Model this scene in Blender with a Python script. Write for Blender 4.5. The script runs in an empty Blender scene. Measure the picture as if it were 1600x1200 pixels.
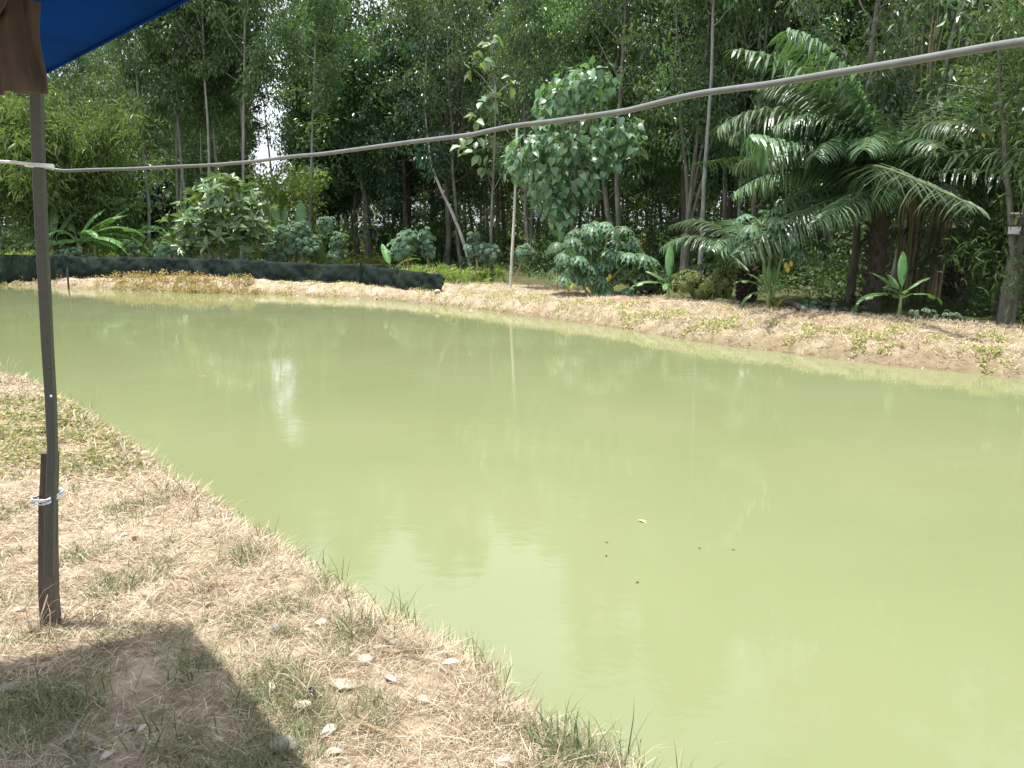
import bpy, math, random
import numpy as np
from mathutils import Matrix, Vector, Quaternion

# ------------------------------------------------------------------ camera, sky, sun, exposure
SC = bpy.context.scene
COL = SC.collection
FPX, HOR, EYE = 1209.0, 352.0, 1.6
PITCH = math.atan((600 - HOR) / FPX)
cam_d = bpy.data.cameras.new('camera')
cam = bpy.data.objects.new('camera', cam_d)
COL.objects.link(cam)
cam.location = (0, 0, EYE)
cam.rotation_euler = (math.pi / 2 - PITCH, 0, 0)
cam_d.sensor_width = 36.0
cam_d.lens = 36.0 * FPX / 1600.0
cam_d.clip_start = 0.05
cam_d.clip_end = 1500
SC.camera = cam

SUN = np.array([-0.152, -0.008, 1.0]); SUN = SUN / np.linalg.norm(SUN)
SUN_EL = math.asin(SUN[2]); SUN_AZ = math.atan2(SUN[0], SUN[1])
world = bpy.data.worlds.new('World'); SC.world = world; world.use_nodes = True
wn = world.node_tree.nodes; wl = world.node_tree.links
wn.clear()
sky = wn.new('ShaderNodeTexSky'); sky.sky_type = 'NISHITA'; sky.sun_disc = False
sky.sun_elevation = SUN_EL; sky.sun_rotation = SUN_AZ
sky.air_density = 1.0; sky.dust_density = 3.5; sky.ozone_density = 1.0
bg = wn.new('ShaderNodeBackground'); bg.inputs['Strength'].default_value = 0.15
wo = wn.new('ShaderNodeOutputWorld')
# thin bright high cloud over the whole sky
wtc = wn.new('ShaderNodeTexCoord'); wnz = wn.new('ShaderNodeTexNoise'); wnz.inputs['Scale'].default_value = 2.2; wnz.inputs['Detail'].default_value = 7
wmp = wn.new('ShaderNodeMapping'); wmp.inputs['Scale'].default_value = (1, 1, 2.5)
wl.new(wtc.outputs['Generated'], wmp.inputs[0]); wl.new(wmp.outputs[0], wnz.inputs['Vector'])
wr = wn.new('ShaderNodeMapRange'); wr.inputs['From Min'].default_value = .35; wr.inputs['From Max'].default_value = .65
wr.inputs['To Min'].default_value = .25; wr.inputs['To Max'].default_value = .8; wl.new(wnz.outputs['Fac'], wr.inputs[0])
wm = wn.new('ShaderNodeMix'); wm.data_type = 'RGBA'; wl.new(wr.outputs[0], wm.inputs[0]); wl.new(sky.outputs[0], wm.inputs[6]); wm.inputs[7].default_value = (9.0, 9.5, 10.2, 1)
wl.new(wm.outputs[2], bg.inputs[0]); wl.new(bg.outputs[0], wo.inputs[0])

sun_d = bpy.data.lights.new('sun', 'SUN'); sun_d.energy = 5.0; sun_d.angle = math.radians(0.6)
sun_d.color = (1.0, 0.96, 0.89)
sun = bpy.data.objects.new('sun', sun_d); COL.objects.link(sun)
sun.rotation_euler = Vector(SUN).to_track_quat('Z', 'Y').to_euler()
SC.view_settings.view_transform = 'Standard'; SC.view_settings.look = 'None'
SC.view_settings.gamma = 1.0; SC.view_settings.use_curve_mapping = False
SC.view_settings.exposure = 0.55
SC.render.engine = 'CYCLES'
cy = SC.cycles
cy.max_bounces = 7; cy.diffuse_bounces = 3; cy.glossy_bounces = 3; cy.transmission_bounces = 4
cy.transparent_max_bounces = 4; cy.caustics_reflective = False; cy.caustics_refractive = False
cy.sample_clamp_indirect = 6.0
try:
    cy.use_denoising = True; cy.denoiser = 'OPENIMAGEDENOISE'
except Exception:
    pass
SC.render.use_persistent_data = False

# ------------------------------------------------------------------ helpers
RNG = np.random.default_rng(7)
ZW = -0.35
_F = np.array([0, math.cos(PITCH), -math.sin(PITCH)]); _U = np.array([0, math.sin(PITCH), math.cos(PITCH)])


def _ray(x, y):
    return _F + np.array([(x - 800) / FPX, 0, 0]) + (600 - y) / FPX * _U


def atz(x, y, z=0.0):
    d = _ray(x, y); return np.array([0, 0, EYE]) + d * ((z - EYE) / d[2])


def aty(x, y, Y):
    d = _ray(x, y); return np.array([0, 0, EYE]) + d * (Y / d[1])


def nrm(a):
    return a / np.maximum(np.linalg.norm(a, axis=-1, keepdims=True), 1e-9)


def A(*v):
    return np.array(v, float)


class MB:
    def __init__(self):
        self.V = []; self.F = []; self.n = 0

    def add(self, v, f, rnd=None, m=0):
        f = np.asarray(f, np.int64)
        v = np.asarray(v, float)
        if rnd is None:
            rnd = np.full(len(f), 0.5)
        self.V.append(v); self.F.append((f + self.n, np.asarray(rnd, float), m)); self.n += len(v)

    def mesh(self, name, mats, smooth=False):
        V = np.concatenate(self.V).astype(np.float32)
        me = bpy.data.meshes.new(name)
        me.vertices.add(len(V)); me.vertices.foreach_set('co', V.ravel())
        li = np.concatenate([f.ravel() for f, r, m in self.F]).astype(np.int32)
        cnt = np.concatenate([np.full(len(f), f.shape[1]) for f, r, m in self.F]).astype(np.int32)
        st = np.concatenate([[0], np.cumsum(cnt)[:-1]]).astype(np.int32)
        me.loops.add(len(li)); me.loops.foreach_set('vertex_index', li)
        me.polygons.add(len(cnt)); me.polygons.foreach_set('loop_start', st)
        me.polygons.foreach_set('material_index', np.concatenate([np.full(len(f), m) for f, r, m in self.F]).astype(np.int32))
        me.polygons.foreach_set('use_smooth', np.full(len(cnt), smooth))
        at = me.attributes.new('rnd', 'FLOAT', 'FACE')
        at.data.foreach_set('value', np.concatenate([r for f, r, m in self.F]).astype(np.float32))
        me.update(calc_edges=True)
        for m in (mats if isinstance(mats, (list, tuple)) else [mats]):
            me.materials.append(m)
        return me

    def build(self, name, mats, parent=None, smooth=False):
        return link(name, self.mesh(name, mats, smooth), parent)


def link(name, me, parent=None):
    o = bpy.data.objects.new(name, me); COL.objects.link(o)
    if parent is not None:
        o.parent = parent
    return o


def tag(o, label=None, cat=None, group=None, kind=None):
    if label: o['label'] = label
    if cat: o['category'] = cat
    if group: o['group'] = group
    if kind: o['kind'] = kind
    return o


def thing(name, loc, label, cat, group=None, rz=0.0, scale=1.0):
    o = bpy.data.objects.new(name, None); COL.objects.link(o)
    o.location = tuple(loc); o.rotation_euler = (0, 0, rz); o.scale = (scale,) * 3
    return tag(o, label, cat, group)


def copy_tree(o, parent=None):
    c = o.copy(); COL.objects.link(c)
    if parent is not None: c.parent = parent
    for ch in list(o.children):
        copy_tree(ch, c)
    return c


def tube(mb, path, rad, sides=7, rnd=0.5, cap=True, m=0):
    P = np.asarray(path, float); n = len(P)
    R = np.broadcast_to(np.asarray(rad, float), (n,))
    T = nrm(np.gradient(P, axis=0))
    ref = A(1, 0, 0) if abs(T[:, 0]).mean() < 0.6 else A(0, 0, 1)
    X = nrm(np.cross(T, ref)); Y = np.cross(T, X)
    a = np.arange(sides) * 2 * math.pi / sides
    V = P[:, None] + R[:, None, None] * (np.cos(a)[None, :, None] * X[:, None] + np.sin(a)[None, :, None] * Y[:, None])
    i = np.arange(n - 1)[:, None] * sides; j = np.arange(sides)[None]; k = (j + 1) % sides
    Fq = np.stack([i + j, i + k, i + sides + k, i + sides + j], -1).reshape(-1, 4)
    mb.add(V.reshape(-1, 3), Fq, np.full(len(Fq), rnd), m)
    if cap:
        for e, idx in ((0, 0), (n - 1, n - 1)):
            ring = V[idx]; c = P[idx]
            vv = np.vstack([ring, c[None]])
            ff = [(q, (q + 1) % sides, sides) for q in range(sides)]
            mb.add(vv, ff, np.full(sides, rnd), m)


def box(mb, c, s, rz=0.0, M=None, m=0, rnd=0.5):
    v = np.array([(x, y, z) for z in (-.5, .5) for y in (-.5, .5) for x in (-.5, .5)]) * np.array(s)
    if M is not None:
        v = v @ np.asarray(M).T
    elif rz:
        cz, sz = math.cos(rz), math.sin(rz)
        v = v @ np.array([[cz, -sz, 0], [sz, cz, 0], [0, 0, 1]]).T
    mb.add(v + np.array(c), [(0, 2, 3, 1), (4, 5, 7, 6), (0, 1, 5, 4), (2, 6, 7, 3), (0, 4, 6, 2), (1, 3, 7, 5)], np.full(6, rnd), m)


# leaf templates: (along, across, normal), faces
T_RHOMB = (np.array([(0, 0, 0), (.42, -.5, .06), (1, 0, -.16), (.42, .5, .06)]), np.array([(0, 1, 2), (0, 2, 3)]))
T_OVAL = (np.array([(0, 0, 0), (.22, -.38, .05), (.6, -.48, .03), (1, 0, -.2), (.6, .48, .03), (.22, .38, .05), (.5, 0, -.03)]),
          np.array([(0, 1, 6), (1, 2, 6), (2, 3, 6), (3, 4, 6), (4, 5, 6), (5, 0, 6)]))
T_HEART = (np.array([(0, 0, 0), (-.1, -.28, .06), (.12, -.5, .06), (.5, -.4, .02), (1.0, 0, -.22), (.5, .4, .02), (.12, .5, .06), (-.1, .28, .06), (.45, 0, -.03)]),
           np.array([(0, 1, 2), (0, 2, 8), (2, 3, 8), (3, 4, 8), (4, 5, 8), (5, 6, 8), (6, 0, 8), (6, 7, 0)]))
T_STRIP = (np.array([(0, -.3, 0), (0, .3, 0), (.4, -.5, .03), (.4, .5, .03), (.75, -.35, -.06), (.75, .35, -.06), (1, 0, -.2)]),
           None)
BLADE_V = np.array([(0, -.5, 0), (0, .5, 0), (.5, -.4, .06), (.5, .4, .06), (1, 0, 0)])


def inst(mb, tmpl, pos, d, n, L, W, rnd=None, m=0):
    tv, tf = tmpl
    pos = np.asarray(pos, float); N = len(pos)
    if N == 0: return
    d = nrm(np.asarray(d, float)); s = nrm(np.cross(np.broadcast_to(n, d.shape), d)); n2 = np.cross(d, s)
    L = np.broadcast_to(np.asarray(L, float), (N,)); W = np.broadcast_to(np.asarray(W, float), (N,))
    V = (pos[:, None] + (tv[None, :, 0] * L[:, None])[..., None] * d[:, None]
         + (tv[None, :, 1] * W[:, None])[..., None] * s[:, None] + (tv[None, :, 2] * L[:, None])[..., None] * n2[:, None])
    k = len(tv)
    Fc = (np.arange(N)[:, None, None] * k + tf[None]).reshape(-1, tf.shape[1])
    if rnd is None: rnd = RNG.random(N)
    mb.add(V.reshape(-1, 3), Fc, np.repeat(rnd, len(tf)), m)


def rdir(rng, N):
    return nrm(rng.normal(size=(N, 3)))


def cloud(mb, rng, centres, per, rc, L, W, out=.5, down=.5, up=.8, tmpl=T_RHOMB, squash=.75, m=0, rvar=.35):
    """leaves round cluster centres; leaves point outward and down, faces tilted to the sky"""
    C = np.repeat(np.asarray(centres, float), per, 0); N = len(C)
    u = rdir(rng, N)
    r = rc * rng.random(N) ** .45
    off = u * r[:, None]; off[:, 2] *= squash
    d = u * out + rng.normal(size=(N, 3)) * .35; d[:, 2] -= down
    n = rng.normal(size=(N, 3)) * .45 + u * .35; n[:, 2] += up
    base = np.repeat(rng.random(len(centres)), per)
    rn = np.clip(base * .45 + rng.random(N) * .55, 0, 1)
    sc = 1 + (rng.random(N) - .5) * 2 * rvar
    inst(mb, tmpl, C + off, d, n, L * sc, W * sc, rn, m)


# ------------------------------------------------------------------ materials
def mat(name):
    m = bpy.data.materials.new(name); m.use_nodes = True
    nt = m.node_tree; nt.nodes.clear()
    out = nt.nodes.new('ShaderNodeOutputMaterial')
    return m, nt, out


def N_(nt, t, **kw):
    n = nt.nodes.new(t)
    for k, v in kw.items():
        if k.startswith('i_'):
            n.inputs[k[2:].replace('_', ' ')].default_value = v
        else:
            setattr(n, k, v)
    return n


def ramp(nt, stops, src=None):
    r = nt.nodes.new('ShaderNodeValToRGB'); e = r.color_ramp.elements
    while len(e) < len(stops): e.new(0.5)
    for q, (p, c) in zip(e, stops):
        q.position = p; q.color = (*c, 1) if len(c) == 3 else c
    if src is not None: nt.links.new(src, r.inputs[0])
    return r


def leafmat(name, dark, light, rough=.42, trans=.3, tcol=None, spec=.5, rare=None, objvar=.35):
    m, nt, out = mat(name); L = nt.links.new
    at = N_(nt, 'ShaderNodeAttribute', attribute_name='rnd')
    st = [(0, dark), (.75, light)]
    if rare: st += [(.955, light), (.985, rare)]
    r = ramp(nt, st, at.outputs['Fac'])
    oi = N_(nt, 'ShaderNodeObjectInfo')
    hs = N_(nt, 'ShaderNodeHueSaturation')
    mr = N_(nt, 'ShaderNodeMapRange'); mr.inputs['To Min'].default_value = 1 - objvar; mr.inputs['To Max'].default_value = 1 + objvar
    mh = N_(nt, 'ShaderNodeMapRange'); mh.inputs['To Min'].default_value = .48; mh.inputs['To Max'].default_value = .515
    L(oi.outputs['Random'], mr.inputs[0]); L(mr.outputs[0], hs.inputs['Value'])
    L(oi.outputs['Random'], mh.inputs[0]); L(mh.outputs[0], hs.inputs['Hue']); L(r.outputs[0], hs.inputs['Color'])
    p = N_(nt, 'ShaderNodeBsdfPrincipled'); L(hs.outputs[0], p.inputs['Base Color'])
    p.inputs['Roughness'].default_value = rough; p.inputs['Specular IOR Level'].default_value = spec
    tr = N_(nt, 'ShaderNodeBsdfTranslucent')
    mx = N_(nt, 'ShaderNodeMix', data_type='RGBA', blend_type='MULTIPLY'); mx.inputs[0].default_value = 1
    L(hs.outputs[0], mx.inputs[6]); mx.inputs[7].default_value = (*(tcol or (1.5, 1.7, .7)), 1); L(mx.outputs[2], tr.inputs[0])
    ms = N_(nt, 'ShaderNodeMixShader'); ms.inputs[0].default_value = trans
    L(p.outputs[0], ms.inputs[1]); L(tr.outputs[0], ms.inputs[2]); L(ms.outputs[0], out.inputs[0])
    return m


def noisemat(name, cols, scale=5, detail=6, rough=.9, bump=.3, bscale=None, stretch=(1, 1, 1), spec=.3, second=None, dist=.02):
    m, nt, out = mat(name); L = nt.links.new
    tc = N_(nt, 'ShaderNodeTexCoord'); mp = N_(nt, 'ShaderNodeMapping'); mp.inputs['Scale'].default_value = stretch
    L(tc.outputs['Object'], mp.inputs[0])
    nz = N_(nt, 'ShaderNodeTexNoise'); nz.inputs['Scale'].default_value = scale; nz.inputs['Detail'].default_value = detail
    nz.inputs['Roughness'].default_value = .65
    L(mp.outputs[0], nz.inputs['Vector'])
    k = len(cols)
    r = ramp(nt, [(.28 + .44 * i / max(k - 1, 1), c) for i, c in enumerate(cols)], nz.outputs['Fac'])
    p = N_(nt, 'ShaderNodeBsdfPrincipled'); p.inputs['Roughness'].default_value = rough
    p.inputs['Specular IOR Level'].default_value = spec
    colout = r.outputs[0]
    if second:
        sc2, lo, hi, c2 = second
        n2 = N_(nt, 'ShaderNodeTexNoise'); n2.inputs['Scale'].default_value = sc2; n2.inputs['Detail'].default_value = 4
        L(tc.outputs['Object'], n2.inputs['Vector'])
        rr = ramp(nt, [(lo, (0, 0, 0)), (hi, (1, 1, 1))], n2.outputs['Fac'])
        mx = N_(nt, 'ShaderNodeMix', data_type='RGBA'); L(rr.outputs[0], mx.inputs[0]); L(colout, mx.inputs[6]); mx.inputs[7].default_value = (*c2, 1)
        colout = mx.outputs[2]
    L(colout, p.inputs['Base Color'])
    nb = N_(nt, 'ShaderNodeTexNoise'); nb.inputs['Scale'].default_value = bscale or scale * 4; nb.inputs['Detail'].default_value = 8
    L(mp.outputs[0], nb.inputs['Vector'])
    b = N_(nt, 'ShaderNodeBump'); b.inputs['Strength'].default_value = bump; b.inputs['Distance'].default_value = dist
    L(nb.outputs['Fac'], b.inputs['Height']); L(b.outputs[0], p.inputs['Normal']); L(p.outputs[0], out.inputs[0])
    return m


def bladesmat(name, stops, rough=.7, trans=.25):
    m, nt, out = mat(name); L = nt.links.new
    at = N_(nt, 'ShaderNodeAttribute', attribute_name='rnd')
    r = ramp(nt, stops, at.outputs['Fac'])
    p = N_(nt, 'ShaderNodeBsdfPrincipled'); p.inputs['Roughness'].default_value = rough; L(r.outputs[0], p.inputs['Base Color'])
    tr = N_(nt, 'ShaderNodeBsdfTranslucent'); L(r.outputs[0], tr.inputs[0])
    ms = N_(nt, 'ShaderNodeMixShader'); ms.inputs[0].default_value = trans
    L(p.outputs[0], ms.inputs[1]); L(tr.outputs[0], ms.inputs[2]); L(ms.outputs[0], out.inputs[0])
    return m


M = {}
M['rubber'] = leafmat('rubber_leaf', (.045, .1, .046), (.13, .2, .085), rough=.3, spec=.6, trans=.36, rare=(.3, .26, .06))
M['rubber_y'] = leafmat('rubber_leaf_yellowish', (.07, .12, .03), (.2, .25, .06), rough=.42, trans=.38, rare=(.4, .2, .03))
M['mango'] = leafmat('dark_glossy_leaf', (.022, .062, .034), (.06, .125, .062), rough=.27, spec=.6, trans=.15, objvar=.1)
M['bamboo'] = leafmat('bamboo_leaf', (.03, .08, .03), (.16, .24, .085), rough=.42, trans=.4, rare=(.3, .28, .1), objvar=.1)
M['bamboo_d'] = leafmat('bamboo_leaf_dark', (.04, .085, .03), (.09, .16, .055), rough=.42, trans=.3, rare=(.35, .28, .08), objvar=.1)
M['heart'] = leafmat('heart_leaf', (.065, .13, .07), (.16, .25, .145), rough=.38, trans=.25)
M['broad'] = leafmat('broad_leaf', (.08, .15, .075), (.19, .27, .13), rough=.36, trans=.2, tcol=(1.7, 1.8, .6))
M['palm'] = leafmat('palm_leaflet', (.045, .095, .042), (.11, .18, .085), rough=.37, spec=.6, trans=.15, objvar=.25)
M['papaya'] = leafmat('papaya_leaf', (.07, .14, .08), (.13, .22, .12), rough=.45, trans=.25)
M['banana'] = leafmat('banana_leaf', (.08, .18, .06), (.14, .27, .09), rough=.38, trans=.35)
M['teal'] = leafmat('bluish_shrub_leaf', (.06, .125, .075), (.13, .215, .13), rough=.5, trans=.18)
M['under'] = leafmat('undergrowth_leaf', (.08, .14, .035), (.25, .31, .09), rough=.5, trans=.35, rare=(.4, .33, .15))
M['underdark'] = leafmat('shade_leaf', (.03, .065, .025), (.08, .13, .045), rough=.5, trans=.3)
M['seedling'] = leafmat('seedling_leaf', (.2, .27, .05), (.4, .42, .1), rough=.45, trans=.3)
M['farleaf'] = leafmat('far_wood_leaf', (.04, .08, .035), (.11, .17, .06), rough=.5, trans=.35)
M['bark'] = noisemat('rubber_bark', [(.075, .07, .055), (.15, .14, .115), (.25, .24, .205)], scale=3, bump=.6, stretch=(3, 3, .8), second=(1.6, .58, .7, (.36, .37, .33)))
M['barkdark'] = noisemat('dark_bark', [(.05, .04, .03), (.12, .1, .075)], scale=5, bump=.8, stretch=(3, 3, .7))
M['barkwhite'] = noisemat('pale_bark', [(.18, .16, .13), (.5, .48, .42), (.7, .68, .62)], scale=2.2, bump=.3, stretch=(2, 2, 1))
M['culm'] = noisemat('bamboo_culm', [(.16, .15, .08), (.3, .27, .16)], scale=4, bump=.1, stretch=(4, 4, .5))
M['greenstem'] = noisemat('green_stem', [(.13, .2, .07), (.25, .3, .12)], scale=8, bump=.1)
M['rachis'] = noisemat('palm_rachis', [(.06, .09, .035), (.13, .16, .07)], scale=8, bump=.1)
M['soilclod'] = noisemat('soil_clod', [(.3, .23, .155), (.46, .38, .28)], scale=20, bump=.5)
M['barkpale'] = noisemat('pale_grey_bark', [(.12, .115, .1), (.26, .255, .23), (.38, .38, .35)], scale=2.5, bump=.4, stretch=(3, 3, .8))
M['shadestone'] = noisemat('stone_painted_shade', [(.2, .18, .15), (.32, .29, .25)], scale=14, bump=.4)  # darker copy of the stone colour, the tarpaulin's shade painted in
M['drystem'] = noisemat('dry_stem', [(.25, .18, .1), (.42, .33, .2)], scale=12, bump=.3)
M['straw'] = bladesmat('straw', [(0, (.18, .12, .075)), (.35, (.42, .32, .21)), (.75, (.62, .52, .37)), (1, (.8, .72, .57))])
M['grass'] = bladesmat('green_grass', [(0, (.09, .13, .055)), (.6, (.2, .25, .11)), (1, (.42, .41, .22))], trans=.35)
M['weed'] = leafmat('weed_leaf', (.13, .17, .06), (.48, .42, .25), rough=.6, trans=.3, rare=(.6, .5, .25))
M['dryweed'] = leafmat('dry_weed_leaf', (.25, .2, .08), (.55, .45, .22), rough=.7, trans=.3, rare=(.16, .22, .06))
M['stone'] = noisemat('pale_stone', [(.3, .255, .195), (.43, .38, .3), (.53, .48, .4)], scale=14, bump=.4)
M['wood'] = noisemat('weathered_wood', [(.06, .048, .038), (.11, .09, .072), (.16, .135, .11)], scale=6, bump=.5, stretch=(6, 6, .4), dist=.004)
M['steel'] = noisemat('dull_steel', [(.062, .068, .055), (.095, .1, .082)], scale=60, bump=.15, rough=.5, dist=.001, spec=.4)
M['pvc'] = noisemat('grey_pvc', [(.11, .12, .115), (.165, .175, .165)], scale=25, bump=.12, rough=.33, spec=.6, dist=.002, second=(9, .6, .72, (.085, .08, .06)))
M['canvas'] = noisemat('brown_canvas', [(.075, .062, .047), (.125, .102, .078), (.18, .15, .12)], scale=5, bump=.25, rough=.95, bscale=220, dist=.0015, second=(2.6, .5, .66, (.13, .1, .075)))
M['plasticwhite'] = noisemat('white_plastic', [(.7, .72, .74), (.85, .86, .88)], scale=20, bump=.1, rough=.4, dist=.003)
M['paper'] = noisemat('dry_white_leaf', [(.42, .36, .28), (.66, .61, .53)], scale=20, bump=.2, rough=.8)
M['driedleaf'] = noisemat('dried_yellow_leaf', [(.6, .36, .12), (.75, .52, .22)], scale=30, bump=.1)
M['fruit'] = noisemat('yellow_fruit', [(.4, .36, .05), (.55, .44, .08)], scale=9, bump=.1, rough=.4)


def fence_mat():
    m, nt, out = mat('black_sheet'); L = nt.links.new
    tc = N_(nt, 'ShaderNodeTexCoord')
    nz = N_(nt, 'ShaderNodeTexNoise'); nz.inputs['Scale'].default_value = 1.6; nz.inputs['Detail'].default_value = 7
    L(tc.outputs['Object'], nz.inputs['Vector'])
    r = ramp(nt, [(.35, (.006, .013, .01)), (.62, (.013, .022, .017)), (.8, (.06, .065, .05))], nz.outputs['Fac'])
    p = N_(nt, 'ShaderNodeBsdfPrincipled'); p.inputs['Roughness'].default_value = .7; p.inputs['Specular IOR Level'].default_value = .1
    L(r.outputs[0], p.inputs['Base Color'])
    n2 = N_(nt, 'ShaderNodeTexNoise'); n2.inputs['Scale'].default_value = 7; n2.inputs['Detail'].default_value = 5
    L(tc.outputs['Object'], n2.inputs['Vector'])
    b = N_(nt, 'ShaderNodeBump'); b.inputs['Strength'].default_value = .5; b.inputs['Distance'].default_value = .05
    L(n2.outputs['Fac'], b.inputs['Height']); L(b.outputs[0], p.inputs['Normal'])
    L(p.outputs[0], out.inputs[0]); return m


M['sheet'] = fence_mat()


def tarp_mat():
    m, nt, out = mat('blue_tarpaulin'); L = nt.links.new
    tc = N_(nt, 'ShaderNodeTexCoord')
    w1 = N_(nt, 'ShaderNodeTexWave'); w1.inputs['Scale'].default_value = 90; L(tc.outputs['Object'], w1.inputs['Vector'])
    nz = N_(nt, 'ShaderNodeTexNoise'); nz.inputs['Scale'].default_value = 3; nz.inputs['Detail'].default_value = 6
    L(tc.outputs['Object'], nz.inputs['Vector'])
    r = ramp(nt, [(.3, (.001, .045, .23)), (.7, (.002, .075, .36))], nz.outputs['Fac'])
    p = N_(nt, 'ShaderNodeBsdfPrincipled'); p.inputs['Roughness'].default_value = .85; p.inputs['Specular IOR Level'].default_value = .02; L(r.outputs[0], p.inputs['Base Color'])
    tr = N_(nt, 'ShaderNodeBsdfTranslucent'); L(r.outputs[0], tr.inputs[0])
    b = N_(nt, 'ShaderNodeBump'); b.inputs['Strength'].default_value = .25; b.inputs['Distance'].default_value = .001
    L(w1.outputs['Fac'], b.inputs['Height']); L(b.outputs[0], p.inputs['Normal'])
    ms = N_(nt, 'ShaderNodeMixShader'); ms.inputs[0].default_value = .3
    L(p.outputs[0], ms.inputs[1]); L(tr.outputs[0], ms.inputs[2]); L(ms.outputs[0], out.inputs[0]); return m


M['tarp'] = tarp_mat()


def water_mat():
    m, nt, out = mat('pond_water'); L = nt.links.new
    tc = N_(nt, 'ShaderNodeTexCoord')
    nz = N_(nt, 'ShaderNodeTexNoise'); nz.inputs['Scale'].default_value = .35; nz.inputs['Detail'].default_value = 5
    L(tc.outputs['Object'], nz.inputs['Vector'])
    r = ramp(nt, [(.3, (.174, .2, .094)), (.7, (.2, .222, .112))], nz.outputs['Fac'])
    p = N_(nt, 'ShaderNodeBsdfPrincipled'); p.inputs['Roughness'].default_value = .035; p.inputs['IOR'].default_value = 1.33
    L(r.outputs[0], p.inputs['Base Color'])
    mp = N_(nt, 'ShaderNodeMapping'); mp.inputs['Scale'].default_value = (.55, 1, 1); mp.inputs['Rotation'].default_value = (0, 0, .25)
    L(tc.outputs['Object'], mp.inputs[0])
    n1 = N_(nt, 'ShaderNodeTexNoise'); n1.inputs['Scale'].default_value = 7; n1.inputs['Detail'].default_value = 4; n1.inputs['Roughness'].default_value = .55
    L(mp.outputs[0], n1.inputs['Vector'])
    n3 = N_(nt, 'ShaderNodeTexNoise'); n3.inputs['Scale'].default_value = .5; n3.inputs['Detail'].default_value = 3
    L(tc.outputs['Object'], n3.inputs['Vector'])
    r3 = ramp(nt, [(.38, (.15, .15, .15)), (.62, (1, 1, 1))], n3.outputs['Fac'])
    mul = N_(nt, 'ShaderNodeMath', operation='MULTIPLY'); L(n1.outputs['Fac'], mul.inputs[0]); L(r3.outputs[0], mul.inputs[1])
    b = N_(nt, 'ShaderNodeBump'); b.inputs['Strength'].default_value = .3; b.inputs['Distance'].default_value = .01
    L(mul.outputs[0], b.inputs['Height']); L(b.outputs[0], p.inputs['Normal'])
    L(p.outputs[0], out.inputs[0]); return m


M['water'] = water_mat()


def ground_mat():
    m, nt, out = mat('ground_soil'); L = nt.links.new
    tc = N_(nt, 'ShaderNodeTexCoord')
    za = N_(nt, 'ShaderNodeAttribute', attribute_name='forest')
    wa = N_(nt, 'ShaderNodeAttribute', attribute_name='wet')
    ga = N_(nt, 'ShaderNodeAttribute', attribute_name='pale')
    nz = N_(nt, 'ShaderNodeTexNoise'); nz.inputs['Scale'].default_value = 3.2; nz.inputs['Detail'].default_value = 12; nz.inputs['Roughness'].default_value = .72
    L(tc.outputs['Object'], nz.inputs['Vector'])
    soil = ramp(nt, [(.3, (.15, .11, .07)), (.43, (.3, .235, .16)), (.55, (.43, .355, .255)), (.72, (.56, .49, .38))], nz.outputs['Fac'])
    palec = ramp(nt, [(.3, (.17, .125, .075)), (.5, (.29, .232, .15)), (.7, (.46, .395, .285))], nz.outputs['Fac'])
    mx0 = N_(nt, 'ShaderNodeMix', data_type='RGBA'); L(ga.outputs['Fac'], mx0.inputs[0]); L(soil.outputs[0], mx0.inputs[6]); L(palec.outputs[0], mx0.inputs[7])
    n2 = N_(nt, 'ShaderNodeTexNoise'); n2.inputs['Scale'].default_value = 1.1; n2.inputs['Detail'].default_value = 12; n2.inputs['Roughness'].default_value = .75
    L(tc.outputs['Object'], n2.inputs['Vector'])
    fl = ramp(nt, [(.35, (.09, .07, .04)), (.5, (.07, .08, .03)), (.6, (.1, .115, .04)), (.68, (.17, .14, .08))], n2.outputs['Fac'])
    mx1 = N_(nt, 'ShaderNodeMix', data_type='RGBA'); L(za.outputs['Fac'], mx1.inputs[0]); L(mx0.outputs[2], mx1.inputs[6]); L(fl.outputs[0], mx1.inputs[7])
    mx2 = N_(nt, 'ShaderNodeMix', data_type='RGBA'); L(wa.outputs['Fac'], mx2.inputs[0]); L(mx1.outputs[2], mx2.inputs[6]); mx2.inputs[7].default_value = (.15, .11, .065, 1)
    p = N_(nt, 'ShaderNodeBsdfPrincipled'); p.inputs['Roughness'].default_value = .95; p.inputs['Specular IOR Level'].default_value = .2
    L(mx2.outputs[2], p.inputs['Base Color'])
    n4 = N_(nt, 'ShaderNodeTexNoise'); n4.inputs['Scale'].default_value = 28; n4.inputs['Detail'].default_value = 10; n4.inputs['Roughness'].default_value = .7
    L(tc.outputs['Object'], n4.inputs['Vector'])
    b = N_(nt, 'ShaderNodeBump'); b.inputs['Strength'].default_value = .7; b.inputs['Distance'].default_value = .03
    L(n4.outputs['Fac'], b.inputs['Height']); L(b.outputs[0], p.inputs['Normal'])
    L(p.outputs[0], out.inputs[0]); return m


M['ground'] = ground_mat()

# ------------------------------------------------------------------ pond outline and terrain
near_shore = [(-26, 23), (-17, 20), (-11, 14.6), (-8.6, 12.0)] + [tuple(atz(x, y, -.15)[:2]) for x, y in
              [(0, 578), (50, 592), (100, 606), (180, 650), (240, 690), (300, 735), (350, 762), (400, 792), (500, 850), (600, 912), (700, 955),
               (800, 1015), (900, 1090), (1000, 1150), (1100, 1210)]] + [(1.25, 1.35), (2.0, .2), (3.2, -2.5), (14, -2.5)]
far_shore = [(15, 1.5), (10.5, 5.6), (8.4, 7.8)] + [tuple(atz(x, y, ZW)[:2]) for x, y in
             [(1600, 592), (1500, 582), (1400, 573), (1300, 562), (1200, 549), (1100, 536), (1000, 520), (950, 511), (800, 492), (700, 478), (560, 466), (440, 460), (300, 457), (100, 450), (0, 445)]] + [(-24, 31)]
NS = np.array(near_shore); FS = np.array(far_shore)
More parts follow.
